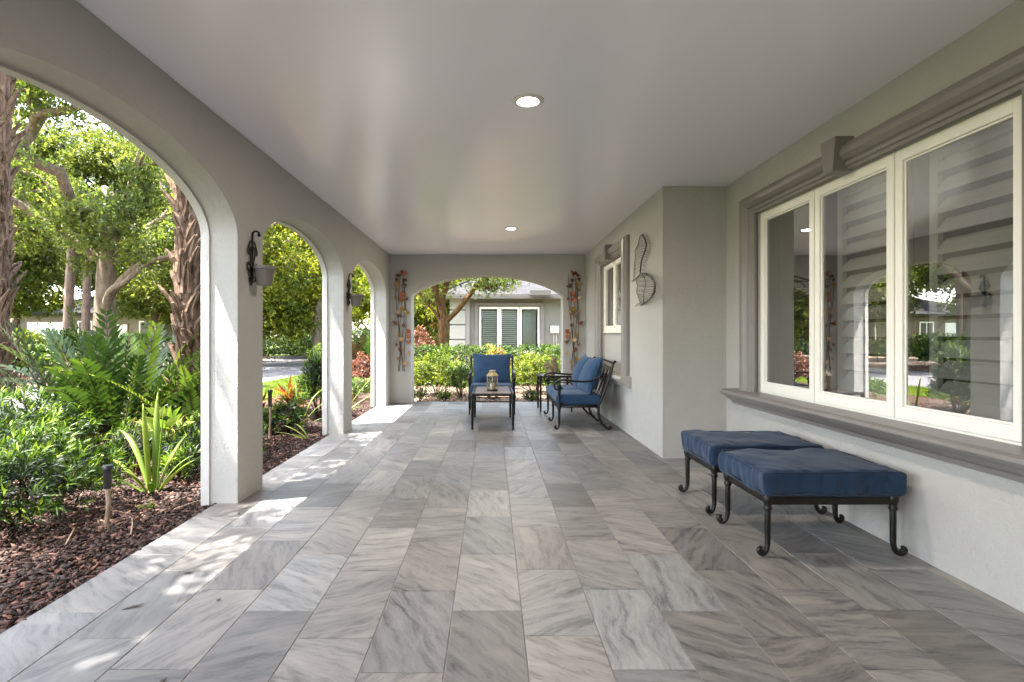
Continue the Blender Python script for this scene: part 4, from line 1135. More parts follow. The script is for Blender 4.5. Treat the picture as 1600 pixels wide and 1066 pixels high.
def tree(name, loc, label, trunk, r0, clusters, nleaf, L, W, m, bk='oakbark', limbs=(), seed=0, group=None, crad=.8, lvm=.42, cat='tree', flat=.75):
    """trunk/limbs: local polylines; clusters: local (x,y,z). Grows branches to each cluster and hangs leaves there"""
    rng = np.random.default_rng(seed); T = empty(name, loc, label, cat, group)
    nodes = []; par = []
    def addp(P, start):
        prev = start
        for p in P:
            nodes.append(Vector(p)); par.append(prev); prev = len(nodes) - 1
        return prev
    tr = catmull(trunk, 3); addp(tr, -1); nt_ = len(nodes)
    lf = {}
    for st, P in limbs:          # limb starts at trunk node nearest st
        k = min(range(nt_), key=lambda i: (nodes[i] - Vector(st)).length)
        n0 = len(nodes); LP = catmull([tuple(nodes[k])] + list(P), 3)[1:]; addp(LP, k)
        for i_ in range(len(LP)): lf[n0 + i_] = i_ / len(LP)
    nlimb = len(nodes)
    top = nodes[nt_ - 1]
    cl = sorted([Vector(c) for c in clusters], key=lambda c: (c - top).length)
    lo = max(1, int(nt_ * .55)); ends = []
    for c in cl:
        best = min(range(lo, len(nodes)), key=lambda i: (nodes[i] - c).length + .25 * max(0, nodes[i].z - c.z))
        a = nodes[best]; mid = a.lerp(c, .5) + Vector(rng.normal(0, .12, 3)) * (c - a).length + Vector((0, 0, .06 * (c - a).length))
        ends.append(addp([a.lerp(mid, .5) + Vector(rng.normal(0, .03, 3)), mid, c], best))
    cnt = [0] * len(nodes)
    for e in ends:
        i = e
        while i >= 0: cnt[i] += 1; i = par[i]
    mxc = max(cnt); q = MB()
    rad = [max(.012, r0 * (max(c, .5) / mxc) ** .47) for c in cnt]
    for i in range(nt_): rad[i] = max(rad[i], r0 * (1.25 if i == 0 else (1.05 if i == 1 else 1 - .35 * i / nt_)))
    kids = {}
    for i, p in enumerate(par): kids.setdefault(p, []).append(i)
    for i in range(nt_, nlimb):
        rad[i] = max(rad[i], r0 * (.42 - .32 * lf[i]))
    # chains
    def chain(i):
        c = [par[i], i] if par[i] >= 0 else [i]
        while kids.get(c[-1]):
            ks = sorted(kids[c[-1]], key=lambda k: -rad[k]); nxt = ks[0]
            for o in ks[1:]: todo.append(o)
            c.append(nxt)
        return c
    todo = [0]
    while todo:
        c = chain(todo.pop())
        if len(c) > 1:
            rr = [min(rad[k], rad[c[1]] * 1.15) for k in c]; q.tube([nodes[k] for k in c], rr, 9 if rr[0] > .1 else 5)
    q.build('trunk', M[bk], T, smooth=True)
    C = np.array([tuple(c) for c in cl]); NC = len(C); per = nleaf // NC // 5
    sc_ = rng.uniform(.7, 1.25, NC) * crad
    P = np.repeat(C, per, 0) + rng.normal(0, 1, (NC * per, 3)) * np.repeat(sc_, per)[:, None] * np.array([.5, .5, .5 * flat])
    lv0 = np.repeat(np.clip(rng.normal(lvm, .16, NC), 0, 1), per) + rng.normal(0, .12, NC * per)
    A = rnd_dir(rng, NC * per, .5)
    LV = Leaves(); whorls(LV, P, A, 5, L, W, 1.15, rng, lv0, along=L * .9, fold=.15)
    LV.build('crown', M[m], T)
    return T

def ell(rng, n, c, r_, shell=.45):
    d = rnd_dir(rng, n); f = (shell + (1 - shell) * rng.uniform(0, 1, n)) ** .6
    return [(c[0] + d[i, 0] * r_[0] * f[i], c[1] + d[i, 1] * r_[1] * f[i], c[2] + d[i, 2] * r_[2] * f[i]) for i in range(n)]

rng = np.random.default_rng(11)
# big spreading oak across the drive
cl = ell(rng, 130, (0, 0, 8.8), (7.8, 6.5, 5.0)) + ell(rng, 30, (2.4, -1, 5.2), (3.8, 2, 1.1)) + ell(rng, 34, (-4.6, .6, 6.4), (3.6, 1.6, 2.0)) + ell(rng, 40, (-.5, -3.0, 10.0), (5.5, 1.2, 2.0), .1)
tree('oak_tree', (-14.6, 20, G), 'large spreading oak with a forked trunk across the drive, seen through the nearest arch', [(0, 0, 0), (-.05, 0, 1.5), (0, 0, 3.0), (.1, 0, 4.4), (.2, 0, 5.6), (.35, 0, 6.6)], .36, cl, 92000, .16, .08, 'oakleaf',
     limbs=[((0, 0, 3.8), [(-1.0, -.8, 5.0), (-2.4, -1.8, 6.3), (-3.6, -2.4, 7.3), (-4.6, -2.8, 8.1)]), ((0, 0, 2.6), [(.8, -.3, 3.3), (1.7, -.5, 3.9), (2.9, -.7, 4.2), (4.2, -.8, 4.9)]), ((0, 0, 2.2), [(.6, -.6, 2.9), (1.4, -1, 3.2), (2.4, -1.2, 3.9), (3.3, -1.4, 4.1)]), ((.1, 0, 4.4), [(.6, -.6, 5.4), (1.5, -1.0, 6.4), (2.2, -1.4, 7.8)])], seed=3, crad=.72)
# yellow green drooping tree beyond the lawn
cl = ell(rng, 60, (-1.4, 0, 4.2), (2.7, 2.2, 2.7)) + ell(rng, 16, (-2.0, -.5, 1.9), (1.6, 1.2, .7))
tree('flowering_tree', (-7.75, 23.5, G), 'bushy yellow green tree with a bent trunk, seen through the second arch', [(0, 0, 0), (.02, 0, 1.0), (0, 0, 1.9), (.05, 0, 3.0), (0, 0, 4.2)], .20, cl, 46000, .14, .08, 'yleaf',
     limbs=[((0, 0, 1.3), [(-.35, -.1, 1.55), (-.75, -.15, 2.1), (-1.1, -.2, 2.9)])], seed=5, crad=.75, lvm=.5)
# tall pale pines
for i, (x, y, r_, ln, lab) in enumerate([(-21.7, 27, .25, .5, 'left pale trunk of the twin pines beyond the drive'), (-20.95, 27.2, .22, .35, 'right leaning pale trunk of the twin pines beyond the drive')]):
    cl = ell(rng, 34, (ln * 1.2, 0, 9.6), (3.0, 2.8, 2.6))
    tree('pine_tree', (x, y, G), lab, [(0, 0, 0), (.1, 0, 3), (ln * .6, 0, 6), (ln, 0, 8)], r_ * .85, cl, 22000, .2, .09, 'farleaf', 'pinebark', seed=20 + i, group='twin pines beyond the drive')

# background trees: three kinds, copied
protos = []
cl = ell(rng, 60, (0, 0, 6.2), (4.2, 4.2, 4.0), .3)
protos.append(tree('broadleaf_tree', (-30, 33, G), 'x', [(0, 0, 0), (.1, 0, 1.8), (0, .1, 3.2), (.1, 0, 5.5), (0, 0, 7.5)], .3, cl, 38000, .24, .13, 'farleaf', seed=31, crad=1.1))
cl = ell(rng, 55, (0, 0, 5.0), (3.4, 3.4, 4.0), .3)
protos.append(tree('broadleaf_tree', (-19, 38, G), 'x', [(0, 0, 0), (-.1, 0, 1.5), (.1, .1, 2.6), (0, 0, 4.5), (0, 0, 6.5)], .24, cl, 36000, .23, .13, 'oakleaf', seed=32, crad=1.0, lvm=.55))
cl = ell(rng, 50, (0, 0, 3.6), (3.0, 3.0, 3.0), .3)
protos.append(tree('broadleaf_tree', (-10.5, 38, G), 'x', [(0, 0, 0), (0, 0, .8), (.2, .1, 1.6), (0, 0, 3.5), (0, 0, 5)], .2, cl, 32000, .22, .12, 'yleaf', seed=33, crad=.95, lvm=.4))
BT = [(0, -30, 33, 1.15, 'far broadleaf tree at the left edge behind the near palm trunk'), (0, -23.5, 37, 1.05, 'far broadleaf tree behind the pale pine trunks'), (1, -26, 45, 1.5, 'tall far tree above the brown house'),
      (1, -17.5, 41, 1.15, 'far tree directly behind the big oak trunk'), (0, -33, 52, 1.7, 'tallest distant tree beyond the brown house roof'), (0, -14.2, 33, .9, 'broadleaf tree behind the right limb of the big oak'),
      (1, -10.8, 31, 1.0, 'dark green tree rising behind the yellow green tree'), (2, -12.6, 36, 1.1, 'rounded yellow green tree left of the second arch opening'), (0, -6.6, 36, 1.2, 'tall tree behind the bent trunk, seen through the third arch'),
      (2, -4.6, 26.5, .75, 'low yellow green tree seen through the third arch'), (1, -4.2, 40, 1.2, 'distant tree left of the terracotta house'), (0, -20, 55, 1.8, 'very distant tall tree between the oak and the pier'),
      (1, -9, 52, 1.7, 'very distant tall tree beyond the second arch'), (2, -2.9, 24.0, .62, 'small bushy tree between the leaning garden tree and the terracotta house'), (0, -42, 44, 1.6, 'distant tree at the far left behind the house'), (1, 1.0, 46, 1.5, 'distant tree behind the grey roof')]
used = set()
for i, (k, x, y, s_, lab) in enumerate(BT):
    if k in used: o = copy_tree(protos[k])
    else: o = protos[k]; used.add(k)
    o.location = (x, y, G); o.scale = (s_, s_, s_); o.rotation_euler = (0, 0, i * 1.7); tag(o, lab, 'tree', 'background trees beyond the lawn and drive')

# unseen oak, its leaf clusters set to throw dappled shade on the porch floor
cl = ell(rng, 52, (3.1, -.50, 6.6), (.8, 1.15, .5), .1) + ell(rng, 24, (3.05, 3.3, 6.8), (.85, 1.35, .6), .1) + ell(rng, 22, (0, -3.5, 8), (3, 2, 1.6)) + ell(rng, 10, (3.0, 1.3, 6.9), (.9, .6, .5), .1)
tree('shade_oak', (-7.6, 1.2, G), 'unseen oak left of the camera, its canopy shaped to shade the porch floor', [(0, 0, 0), (.1, 0, 2), (.3, 0, 4), (.6, .2, 6)], .28, cl, 46000, .085, .045, 'oakleaf', seed=41, crad=.55)

# palm trunks with old leaf bases
def palm(loc, r0, h, label, seed, crown=True, fl=2.2):
    rr = random.Random(seed); T = empty('palm_tree', loc, label, 'palm tree', 'palms in the planting bed')
    q = MB(); q.tube([(0, 0, -.05), (0, 0, .25), (0, 0, .6), (.03, .0, h * .5), (.0, .05, h)], [r0 * 1.35, r0 * 1.1, r0 * .82, r0 * .8, r0 * .75], 16)
    q.build('trunk', M['boots'], T, smooth=True)
    q = MB(); n = int(h * 38)
    for i in range(n):
        z = .35 + (h - .5) * i / n; a = i * 2.399 + rr.uniform(-.25, .25)
        o = Vector((math.cos(a), math.sin(a), 0)); s_ = Vector((-o.y, o.x, 0)); b = o * r0 * .72 + Vector((0, 0, z))
        Lb = rr.uniform(.18, .38); out = rr.uniform(.18, .5) if rr.random() < .82 else rr.uniform(.45, .65)
        lean = rr.uniform(-.5, .5)
        pts = []; rad = []
        for k in range(6):
            f = k / 5; pts.append(b + Vector((0, 0, Lb * f)) + o * (Lb * out * (f ** 1.4)) + s_ * Lb * lean * f * f); rad.append((.060 * (1 - f) ** .7 + .017) * rr.uniform(.8, 1.2))
        # flattened, split boot
        for sgn in (-1, 1):
            q.tube([p + s_ * sgn * rad[j] * .55 for j, p in enumerate(pts)], [r_ * .55 for r_ in rad], 5)
    q.build('leaf_base', M['boots'], T)
    # fine hanging fibre
    if crown:
        rng2 = np.random.default_rng(seed); LV = Leaves(); q = MB()
        for i in range(26):
            az = i * 2.399; el = R(rng2.uniform(-10, 75)); frond(LV, q, (0, .05, h - .05), az, el, fl, 1.4, 26, .34 * fl, .035, rng2, rng2.uniform(.2, .9), r0=.02, start=.35, lang=.7)
        LV.build('crown', M['palmleaf'], T); q.build('leaf_stalk', M['mossbark'], T, smooth=True)
    return T
palm((-6.42, 6.75, G), .235, 8.2, 'shaggy palm trunk at the left edge of the view', 1, fl=1.25)
palm((-3.64, 6.45, G), .20, 11.5, 'shaggy palm trunk beside the nearest pier', 2)

# ---- planting bed shrubs
frond_plant('cardboard_palm', (-4.35, 6.15, G), 'zamia', 'large dark glossy cycad with many arching fronds between the two palm trunks', 'cycad', 104, 1.66, 17, .25, .055, 3, (8, 82), 1.05, (.0, .70), .5, lang=1.0)
frond_plant('sword_fern', (-3.30, 6.0, G), 'fern', 'light green fern with tall feathery fronds against the palm trunk by the pier', 'fern', 9, 1.45, 34, .13, .022, 4, (55, 85), .8, (.2, 1), .1, lang=1.15)
PB = dict(m='podo', yg=.8, lvm=.27, cat='bush', group='podocarpus bushes in the mulch bed', L=.082, W=.0125, nl=15, spread=1.0, along=.085)
bush('podocarpus_bush', (-3.14, 3.50, G), (.55, .58), .64, label='bright green podocarpus bush nearest the camera, behind the black stake light', n=420, seed=1, **PB)
bush('podocarpus_bush', (-4.1, 4.35, G), (.75, .60), .84, label='tallest podocarpus bush at the left edge in front of the palm trunk', n=420, seed=2, **PB)
bush('podocarpus_bush', (-3.55, 2.9, G), (.60, .55), .62, label='podocarpus bush at the lower left corner of the bed', n=300, seed=8, **PB)
bush('podocarpus_bush', (-3.22, 4.75, G), (.26, .26), .50, label='small podocarpus bush between the stake light and the cycad', n=70, seed=3, **PB)
bush('podocarpus_bush', (-2.78, 5.05, G), (.42, .40), .48, label='dark podocarpus bush left of the nearest pier', n=230, seed=4, **PB)
bush('podocarpus_bush', (-2.62, 4.55, G), (.20, .20), .32, label='low podocarpus shoot at the foot of the nearest pier', n=50, seed=9, **PB)
bush('podocarpus_bush', (-2.58, 7.95, G), (.27, .40), 1.12, label='tall podocarpus bush left of the second pier', n=420, seed=5, **PB)
bush('podocarpus_bush', (-2.62, 6.70, G), (.30, .28), .46, label='small podocarpus bush beside the second stake light', n=130, seed=6, **PB)
bush('podocarpus_bush', (-2.72, 5.95, G), (.16, .16), .20, label='tiny podocarpus seedling in the mulch beyond the nearest pier', n=30, seed=7, **PB)
blade_plant('crinum_lily', (-2.68, 4.18, G + .01), 'blade', 'light green strap leaved lily standing in the mulch next to the nearest pier', 'lily',
            [(100, 86, .80, .048, .15), (160, 84, .72, .045, .1), (20, 86, .66, .04, .1), (185, 55, .52, .05, .9), (200, 38, .48, .05, .5), (150, 62, .70, .045, 1.2), (350, 48, .46, .045, .5), (10, 60, .40, .04, .8), (250, 60, .35, .04, .9), (300, 40, .36, .045, .6), (60, 70, .5, .04, .9)], seed=1)
frond_plant('leafy_seedling', (-3.05, 4.95, G + .3), 'blade', 'pale green broad leaf shoot in front of the cycad', 'plant', 5, .32, 2, .22, .075, 12, (35, 75), .3, (.5, 1), .03)
blade_plant('spider_lily', (-2.60, 7.15, G + .01), 'blade', 'pale arching lily clump between first and second pier', 'lily',
            [(a, e, l, .022, d) for a, e, l, d in [(20, 62, .75, 2.2), (340, 55, .7, 2.0), (200, 60, .6, 1.8), (160, 50, .6, 2.0), (60, 70, .7, 1.6), (280, 60, .55, 2.0), (120, 75, .7, 1.2), (0, 35, .5, .9), (235, 40, .45, 1.2)]], seed=2)
blade_plant('upright_iris', (-3.55, 8.0, G + .01), 'podo', 'dark upright sword leaf plant beyond the nearest pier', 'plant', [(80, 88, .95, .05, 0), (200, 80, .5, .04, .2), (330, 70, .5, .035, .4), (20, 76, .45, .035, .3)], seed=3)
blade_plant('yellow_lily', (-2.42, 8.55, G + .01), 'blade', 'yellow green lily at the second pier, seen through the third arch', 'lily', [(0, 55, .75, .04, .2), (30, 35, .55, .045, .2), (170, 80, .6, .035, .3), (330, 25, .45, .04, .3), (90, 60, .6, .035, .6)], seed=4)
blade_plant('golden_lily', (-2.16, 6.35, G + .01), 'blade', 'small golden strap leaf plant at the foot of the second pier', 'lily', [(180, 40, .36, .03, .5), (200, 25, .40, .03, .3), (160, 55, .3, .028, .9), (230, 35, .3, .03, .6)], seed=5)
for i, (x, y, s_, lab) in enumerate([(-3.35, 7.2, 1.0, 'red and orange bromeliad nearest the pier in the second arch'), (-3.75, 7.9, .9, 'orange bromeliad behind the red one'), (-3.2, 8.3, .9, 'yellow tipped bromeliad left of the tall podocarpus')]):
    bush('bromeliad', (x, y, G), (.16 * s_, .16 * s_), .34, 'croton', lab, 'bromeliad', 'bromeliads in the planting bed', n=7, nl=16, L=.36, W=.05, spread=1.15, seed=60 + i, along=.08, stems=3, shell=.2, lvm=(.3, .5, .65)[i])
bush('ground_sprig', (-2.50, 5.55, G), (.14, .14), .16, 'hedge', 'small light green sprig in the mulch between the first two piers', 'plant', None, n=12, nl=7, L=.07, W=.035, seed=66, stems=5)
bush('ground_sprig', (-2.42, 3.75, G), (.07, .07), .10, 'podo', 'tiny seedling beside the stake light in the mulch', 'plant', None, n=4, nl=5, L=.04, W=.022, seed=67, stems=3)
bush('low_shrub', (-2.75, 10.2, G), (.5, .7), .48, 'hedge', 'low bright green shrub seen through the third arch', 'bush', None, n=300, nl=7, L=.06, W=.028, seed=68)
bush('red_shrub', (-3.15, 13.2, G), (.42, .7), .84, 'red', 'red leaved shrub seen through the third arch', 'bush', None, n=420, nl=7, L=.08, W=.036, seed=69, lvm=.5)
frond_plant('broad_palm', (-4.6, 21.0, G), 'palmleaf', 'small fan of palm fronds behind the red shrub', 'palm tree', 18, 1.9, 16, .45, .04, 70, (30, 80), 1.1, (.4, 1), .1)
frond_plant('brown_palm', (-5.05, 19.0, G), 'red', 'bronze leaved cordyline in the far bed seen through the third arch', 'plant', 9, 1.5, 8, .35, .05, 71, (55, 88), .7, (0, .3), .1)
# far bed shrubs beyond the drive
FB = [(-12.6, 18.5, 1.2, 1.35, 'podo', 'dark spiky shrub beyond the drive, left part of the second arch'), (-13.6, 21, 1.3, 1.4, 'hedge', 'green shrub beyond the drive behind the dark spiky shrub'), (-10.9, 26.6, 1.5, 1.25, 'podo', 'dark shrub under the yellow green tree'),
      (-9.2, 27.5, 1.4, 1.5, 'hedge', 'bright shrub right of the dark shrub under the yellow green tree'), (-14.6, 16.4, 1.0, 1.5, 'ybush', 'golden green shrub right behind the left palm trunk'), (-13.0, 14.6, .8, 1.1, 'hedge', 'low green shrub beyond the drive beside the left palm'),
      (-17.2, 21.5, 1.0, 1.6, 'hedge', 'rounded green shrub below the pale pine trunks'), (-19.6, 30, 1.1, 1.3, 'podo', 'round dark shrub by the brown house'), (-16.2, 27, 1.3, 1.1, 'ybush', 'light shrub at the foot of the big oak'), (-24.0, 24, 1.5, 1.9, 'hedge', 'tall green shrub at the left edge beyond the drive'), (-6.9, 28.5, 1.3, 1.7, 'hedge', 'green shrub seen through the third arch beyond the lawn'), (-5.7, 24.8, 1.0, 1.2, 'podo', 'dark shrub between lawn and far trees in the third arch'),
      (-12.2, 24.2, 1.1, 1.0, 'podo', 'blue green low shrub at the drive edge in the second arch'), (-4.0, 30, 1.6, 1.8, 'podo', 'dense green shrub left of the terracotta house')]
for i, (x, y, r_, h, m_, lab) in enumerate(FB):
    bush('garden_shrub', (x, y, G), (r_, r_ * .9), h, m_, lab, 'bush', 'shrubs beyond the drive', n=420, nl=8, L=.16, W=.055, seed=80 + i, along=.12, stems=8)

# ---- garden beyond the end arch
hedge('clipped_hedge', -2.3, 2.1, 13.2, 14.1, .97, 'hedge', 'long clipped green hedge beyond the end arch below the far window', n=3800, L=.062, W=.032, nl=7, seed=1)
bush('golden_shrub', (-1.15, 11.2, G), (.60, .55), .90, 'ybush', 'yellow green rounded shrub left of the armchair beyond the end arch', n=620, nl=8, L=.062, W=.030, seed=101)
bush('golden_shrub', (-.62, 10.75, G), (.34, .34), .80, 'hedge', 'bright green shrub in front of the yellow one beyond the end arch', n=260, nl=8, L=.055, W=.026, seed=105)
bush('golden_shrub', (.95, 11.7, G), (.62, .55), .86, 'ybush', 'yellow green shrub between armchair and loveseat beyond the end arch', n=640, nl=8, L=.062, W=.028, seed=102)
bush('golden_shrub', (1.55, 10.9, G), (.45, .45), .85, 'hedge', 'bright green shrub behind the squirrel statue', n=380, nl=8, L=.06, W=.026, seed=103)
bush('orange_shrub', (.12, 12.6, G), (.42, .35), 1.06, 'croton', 'orange tinged shrub just behind the armchair backrest', 'bush', None, n=200, nl=8, L=.07, W=.025, seed=104, lvm=.75)
for i, (x, y, r_, h, lab) in enumerate([(-1.38, 10.05, .17, .34, 'low leafy plant at the left foot of the end arch'), (-.9, 10.1, .14, .26, 'small low plant beyond the end arch left of the table'), (.75, 10.1, .18, .22, 'small low plant beyond the end arch right of the armchair'), (-.55, 12.0, .3, .3, 'low ground plant on the litter path beyond the armchair')]):
    bush('low_plant', (x, y, G), (r_, r_), h, 'hedge', lab, 'plant', 'low plants at the edge of the garden soil', n=60, nl=6, L=.05, W=.026, seed=110 + i, stems=6)
# leaning garden tree
cl = ell(rng, 26, (.9, -.1, 3.05), (1.5, .9, .45), .1) + ell(rng, 24, (-.9, 0, 3.0), (1.2, .9, .8), .1) + ell(rng, 16, (0, 0, 4.2), (1.8, 1.4, .8)) + [(1.35, -.2, 2.62), (1.55, -.2, 2.66), (1.15, -.2, 2.56), (.85, -.1, 2.70), (1.7, -.25, 2.74)]
tree('ligustrum_tree', (-1.30, 14.5, G), 'mossy multi limbed garden tree leaning in front of the grey house wing', [(0, 0, 0), (.02, 0, .6), (-.02, 0, 1.2), (.0, 0, 1.75)], .145, cl, 26000, .062, .034, 'oakleaf', 'mossbark',
     limbs=[((0, 0, 1.5), [(-.2, 0, 1.85), (-.5, 0, 2.2), (-.75, 0, 2.6)]), ((0, 0, 1.7), [(-.1, 0, 2.1), (-.22, 0, 2.5), (-.3, 0, 3.0)]), ((0, 0, 1.6), [(.25, -.05, 1.85), (.48, -.1, 2.1), (.72, -.1, 2.42), (1.0, -.1, 2.72), (1.35, -.1, 3.0)]), ((-.22, 0, 1.75), [(-.05, 0, 2.3), (.05, 0, 2.6), (.1, 0, 3.0)])], seed=51, crad=.36, lvm=.5)
tree('slim_tree', (-1.75, 15.3, G), 'slim leaning sapling left of the mossy garden tree', [(0, 0, 0), (.1, 0, .7), (.25, 0, 1.4), (.2, 0, 2.2)], .06, ell(rng, 14, (-.2, 0, 2.6), (.9, .6, .7)), 4200, .07, .04, 'yleaf', 'mossbark', seed=52, crad=.35)
for i, (x, y, h, lab) in enumerate([(-2.35, 17.5, 1.6, 'red leaved shrub left of the garden tree'), (-2.75, 19.5, 1.2, 'pinkish shrub in front of the terracotta house')]):
    bush('red_garden_shrub', (x, y, G), (.5, .5), h, 'red', lab, 'bush', 'red shrubs behind the garden tree', n=260, nl=7, L=.11, W=.04, seed=120 + i, lvm=.6)

# ---- mulch chips, litter, grass
def chips(name, region, n, smin, smax, m, z0, seed, w=None, h=.012):
    rng = np.random.default_rng(seed); pts = []
    x0, x1, y0, y1 = region
    X = rng.uniform(x0, x1, n); Y = y0 + (y1 - y0) * rng.uniform(0, 1, n) ** (w or 1)
    keep = np.ones(n, bool)
    X, Y = X[keep], Y[keep]; n = len(X); s = rng.uniform(smin, smax, n); a = rng.uniform(0, 6.28, n)
    asp = rng.uniform(.18, .6, n); lv = np.clip(rng.beta(2.0, 2.6, n), 0, 1)
    nrm = rng.normal(0, .28, (n, 2)); V = np.zeros((n, 10, 3)); 
    z = z0 + rng.uniform(0, .028, n)
    for k in range(5):
        t_ = 2 * math.pi * k / 5 + rng.uniform(-.3, .3, n); lx = np.cos(t_) * s * .5 * rng.uniform(.75, 1.2, n); ly = np.sin(t_) * s * .5 * asp * rng.uniform(.75, 1.2, n)
        px = lx * np.cos(a) - ly * np.sin(a); py = lx * np.sin(a) + ly * np.cos(a); pz = px * nrm[:, 0] + py * nrm[:, 1]
        V[:, k] = np.stack([X + px, Y + py, z + pz + h * .5], 1); V[:, k + 5] = np.stack([X + px * .94, Y + py * .94, z + pz - h * .5], 1)
    fl_ = [(0, 1, 2, 3, 4)] + [(k, k + 5, (k + 1) % 5 + 5, (k + 1) % 5) for k in range(5)]
    cnt = np.array([5, 4, 4, 4, 4, 4]); flat = np.array([i for f in fl_ for i in f])
    me = bpy.data.meshes.new(name); me.vertices.add(n * 10); me.vertices.foreach_set('co', V.reshape(-1).astype(np.float32))
    idx = (flat[None] + (np.arange(n) * 10)[:, None]).reshape(-1); me.loops.add(len(idx)); me.loops.foreach_set('vertex_index', idx.astype(np.int32))
    tot = np.tile(cnt, n); me.polygons.add(len(tot)); st = np.concatenate([[0], np.cumsum(tot)[:-1]])
    me.polygons.foreach_set('loop_start', st.astype(np.int32)); me.polygons.foreach_set('loop_total', tot.astype(np.int32))
    at_ = me.attributes.new('lv', 'FLOAT', 'POINT'); at_.data.foreach_set('value', np.repeat(lv, 10).astype(np.float32))
    me.update(calc_edges=True); me.validate(); me.materials.append(M[m]); o = bpy.data.objects.new(name, me); COL.objects.link(o)
    return o
tag(chips('bark_mulch', (-4.8, -1.985, 1.2, 9.5), 80000, .010, .060, 'chip', G + .018, 1, 1.35, .006), 'reddish brown bark mulch covering the planting bed', 'mulch', kind='stuff')
tag(chips('fallen_leaf_litter', (-2.4, 3.2, 9.86, 13.3), 9000, .02, .06, 'litter', G + .01, 2, 1.2, .003), 'dry fallen leaves strewn on the soil beyond the end arch', 'leaf litter', kind='stuff')
tag(chips('drive_edge_litter', (-14.0, -11.2, 9, 27), 9000, .05, .14, 'litter', G + .01, 3, 1.0, .006), 'brown leaf litter along the far edge of the drive', 'leaf litter', kind='stuff')
def grass(name, polys, n, h, seed, label):
    rng = np.random.default_rng(seed); LV = Leaves()
    for (x0, x1, y0, y1) in polys:
        k = int(n); X = rng.uniform(x0, x1, k); Y = rng.uniform(y0, y1, k); P = np.stack([X, Y, np.full(k, G - .02)], 1)
        d = rnd_dir(rng, k, 2.6); d[:, 2] = np.abs(d[:, 2])
        cl_ = np.array([noise.noise(Vector((x * 1.2, y * 1.2, 0))) for x, y in zip(X, Y)])
        LV.add(P, d, rnd_dir(rng, k), h * rng.uniform(.6, 1.3, k), .012 + .0 * X, .5 + cl_ * .4 + rng.normal(0, .15, k), .05, .25)
    tag(LV.build(name, M['grassm'], None), label, 'grass', kind='stuff')
grass('lawn_grass', [(-6.1, -4.5, 9.2, 15.5), (-6.2, -3.8, 14.0, 22), (-6.0, -5.3, 3.5, 9.5)], 16000, .075, 4, 'short bright green lawn grass between bed and drive')

# =================================================================== small things outdoors
def stake_light(x, y, label, hh=.40, hs=.145):
    T = empty('stake_light', (x, y, G), label, 'garden light', 'black stake lights in the bed')
    q = MB(); z0 = hh - hs
    q.lathe([(.020, z0), (.022, z0 + .01), (.024, hh - .03), (.030, hh - .026), (.030, hh), (.027, hh + .004), (.0001, hh + .003)], 20); q.build('housing', M['black'], T, smooth=True, bevel=.001)
    q = MB(); q.tube(catmull([(.004, 0, -.02), (-.006, .002, z0 * .3), (.006, 0, z0 * .65), (.0, 0, z0 + .01)], 5), [.016, .015, .015, .014, .013, .013, .013, .012, .013, .014, .014, .015, .015, .015, .015, .014][:16], 8); q.build('stake', M['stick'], T, smooth=True)
    return T
stake_light(-2.44, 3.36, 'black cylinder garden light on a weathered stake, nearest the camera', .44, .145)
stake_light(-2.66, 6.35, 'slimmer black garden light beyond the nearest pier', .62, .20)
rr = random.Random(5)
for i, (x, y, a, L, lab) in enumerate([(-1.60, 2.36, .55, .085, 'dark dry leaf on the floor near the left foreground'), (-1.55, 2.70, .1, .05, 'small dark leaf on the sunlit floor tiles'), (-1.25, 2.42, .9, .02, 'tiny leaf speck right of the long dry leaf'), (1.9, 4.62, .4, .025, 'small leaf on the tiles near the far ottoman'), (-1.15, 1.85, 1.2, .03, 'small leaf in the left foreground'), (-1.72, 3.6, 2.1, .04, 'leaf lying by the nearest pier')]):
    o = None; q = MB(); P = [(-L / 2, 0, .001), (-L / 4, .006, .004), (0, .008, .006), (L / 4, .005, .005), (L / 2, 0, .009), (L / 4, -.006, .004), (0, -.008, .005), (-L / 4, -.006, .003)]
    q.add(P, [(0, 1, 7), (1, 2, 6, 7), (2, 3, 5, 6), (3, 4, 5)]); o = q.build('fallen_leaf', M['dryleaf'], None, loc=(x, y, .001)); o.rotation_euler = (0, 0, a); s_ = o.modifiers.new('thick', 'SOLIDIFY'); s_.thickness = .0012; s_.offset = 1
    tag(o, lab, 'leaf', 'fallen leaves on the porch floor')
for i, (p0, p1, lab) in enumerate([((-2.50, 3.10), (-2.62, 3.32), 'pale twig lying in the mulch beside the stake light'), ((-2.22, 3.25), (-2.38, 3.5), 'curved pale twig with a seedling in the mulch'), ((-2.25, 3.75), (-2.10, 3.95), 'thin twig in the mulch before the pier')]):
    q = MB(); a, c = Vector((*p0, G + .035)), Vector((*p1, G + .055)); mid = (a + c) / 2 + Vector((.02, -.02, .015)); q.tube(catmull([a, mid, c], 5), [.005] * 6 + [.004] * 5, 6)
    tag(q.build('twig', M['stick'], None, smooth=True), lab, 'twig', 'twigs in the mulch')

